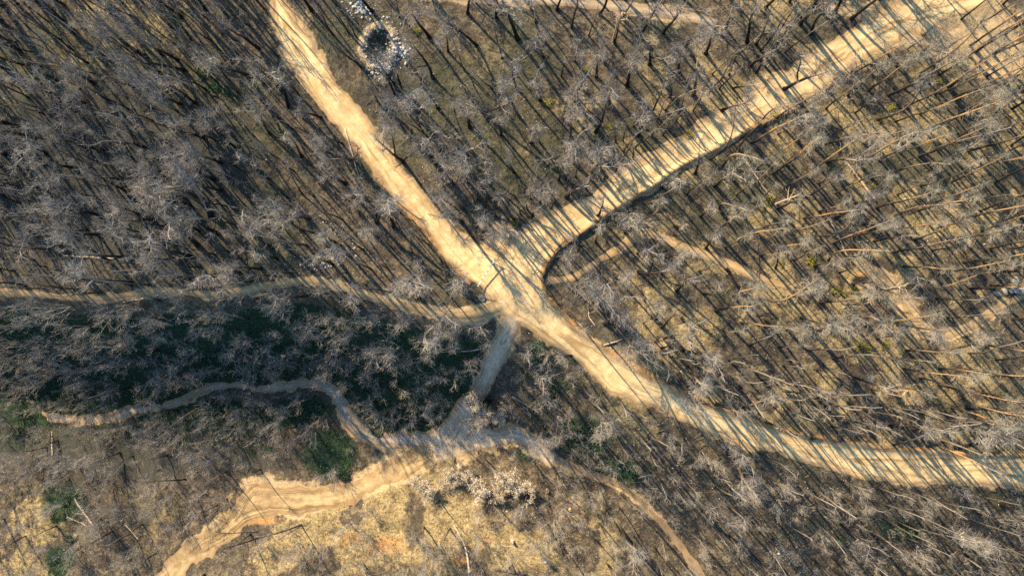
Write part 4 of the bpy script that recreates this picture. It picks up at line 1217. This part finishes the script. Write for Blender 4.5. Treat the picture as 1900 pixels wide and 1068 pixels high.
ax, ay, az = onto(914, 489); ex, ey, ez = onto(888, 528)
# the pixels are of the arm one metre up: move the feet back towards the nadir
ax, ay = ax * (CAM_H - 1) / CAM_H, ay * (CAM_H - 1) / CAM_H; ex, ey = ex * (CAM_H - 1) / CAM_H, ey * (CAM_H - 1) / CAM_H
az = float(height(ax, ay)); ez = float(height(ex, ey))
M_WHITE = mat_plain('white_paint', (.70, .68, .66), (.82, .80, .78), 8, .6)
M_RED = mat_plain('faded_red_paint', (.50, .17, .12), (.60, .24, .18), 8, .6)
M_STEEL = mat_plain('grey_steel', (.22, .22, .22), (.36, .36, .35), 8, .6)
gate = bpy.data.objects.new('barrier_gate', None); COL.objects.link(gate)
gate.location = (ax, ay, az); gate.rotation_euler = (0, 0, math.atan2(ey - ay, ex - ax))
Lg = math.hypot(ex - ax, ey - ay)
tag(gate, 'white barrier pole with red bands across the track by the crossroads', 'barrier')
bm_obj('hinge_post', lambda bm: box(bm, (0, 0, .5), (.18, .18, 1.1)), M_STEEL, gate)
bm_obj('rest_post', lambda bm: box(bm, (Lg, 0, (ez - az) + .42), (.12, .12, .95)), M_STEEL, gate)
arm = bm_obj('boom', lambda bm: box(bm, (Lg / 2 - .2, 0, 1.08), (Lg + .9, .11, .11)), M_WHITE, gate)


def bands(bm):
    for i in range(4):
        box(bm, (.55 + i * (Lg - .7) / 4, 0, 1.08), (.34, .116, .116))


bm_obj('red_band', bands, M_RED, arm)
bm_obj('counterweight', lambda bm: box(bm, (-.62, 0, 1.08), (.3, .24, .26)), M_STEEL, gate)


def slab(bm):
    vs = [bm.verts.new((a, b, c)) for c in (-.05, .16) for a, b in ((-.4, -.35), (.35, -.45), (.5, .1), (.05, .5), (-.45, .2))]
    bm.faces.new(vs[:5][::-1]); bm.faces.new(vs[5:])
    for i in range(5): bm.faces.new([vs[i], vs[(i + 1) % 5], vs[5 + (i + 1) % 5], vs[5 + i]])


x, y, z = onto(894, 553)
o = bm_obj('dark_patch', slab, mat_plain('patch_grey', (.11, .11, .105), (.18, .175, .165), 5), None)  # dark grey five-sided flat piece added for a dark patch on the ground
o.location = (x, y, z + .03)
tag(o, 'dark grey flat patch where the ridge trail meets the crossroads', 'concrete slab')

# ------------------------------------------------------------------ light
SUN_EL = math.radians(33.0)
SUN_AZ = np.array([.645, -.765])      # the way the shadows fall
sd = Vector((SUN_AZ[0] * math.cos(SUN_EL), SUN_AZ[1] * math.cos(SUN_EL), -math.sin(SUN_EL)))
sl = bpy.data.lights.new('sun', 'SUN'); sl.energy = 5.0; sl.angle = math.radians(.5); sl.color = (1.0, .79, .50)
so = bpy.data.objects.new('sun', sl); COL.objects.link(so); so.rotation_mode = 'QUATERNION'; so.rotation_quaternion = sd.to_track_quat('-Z', 'Y')
w = bpy.data.worlds.new('World'); scene.world = w; w.use_nodes = True
nt = w.node_tree
sky = nt.nodes.new('ShaderNodeTexSky'); sky.sky_type = 'NISHITA'; sky.sun_disc = False
sky.ozone_density = 2.0; sky.sun_elevation = SUN_EL; sky.sun_rotation = math.atan2(-SUN_AZ[0], -SUN_AZ[1])
tint = nt.nodes.new('ShaderNodeMix'); tint.data_type = 'RGBA'; tint.blend_type = 'MULTIPLY'; tint.inputs[0].default_value = 1; tint.inputs[7].default_value = (.74, 1.0, 1.11, 1)
nt.links.new(sky.outputs[0], tint.inputs[6]); nt.links.new(tint.outputs[2], nt.nodes['Background'].inputs[0]); nt.nodes['Background'].inputs[1].default_value = .11

scene.view_settings.view_transform = 'Standard'; scene.view_settings.look = 'None'
scene.view_settings.gamma = 1.0; scene.view_settings.exposure = 1.25
scene.cycles.max_bounces = 4; scene.cycles.diffuse_bounces = 3
scene.cycles.use_denoising = False
scene.cycles.filter_width = 1.6
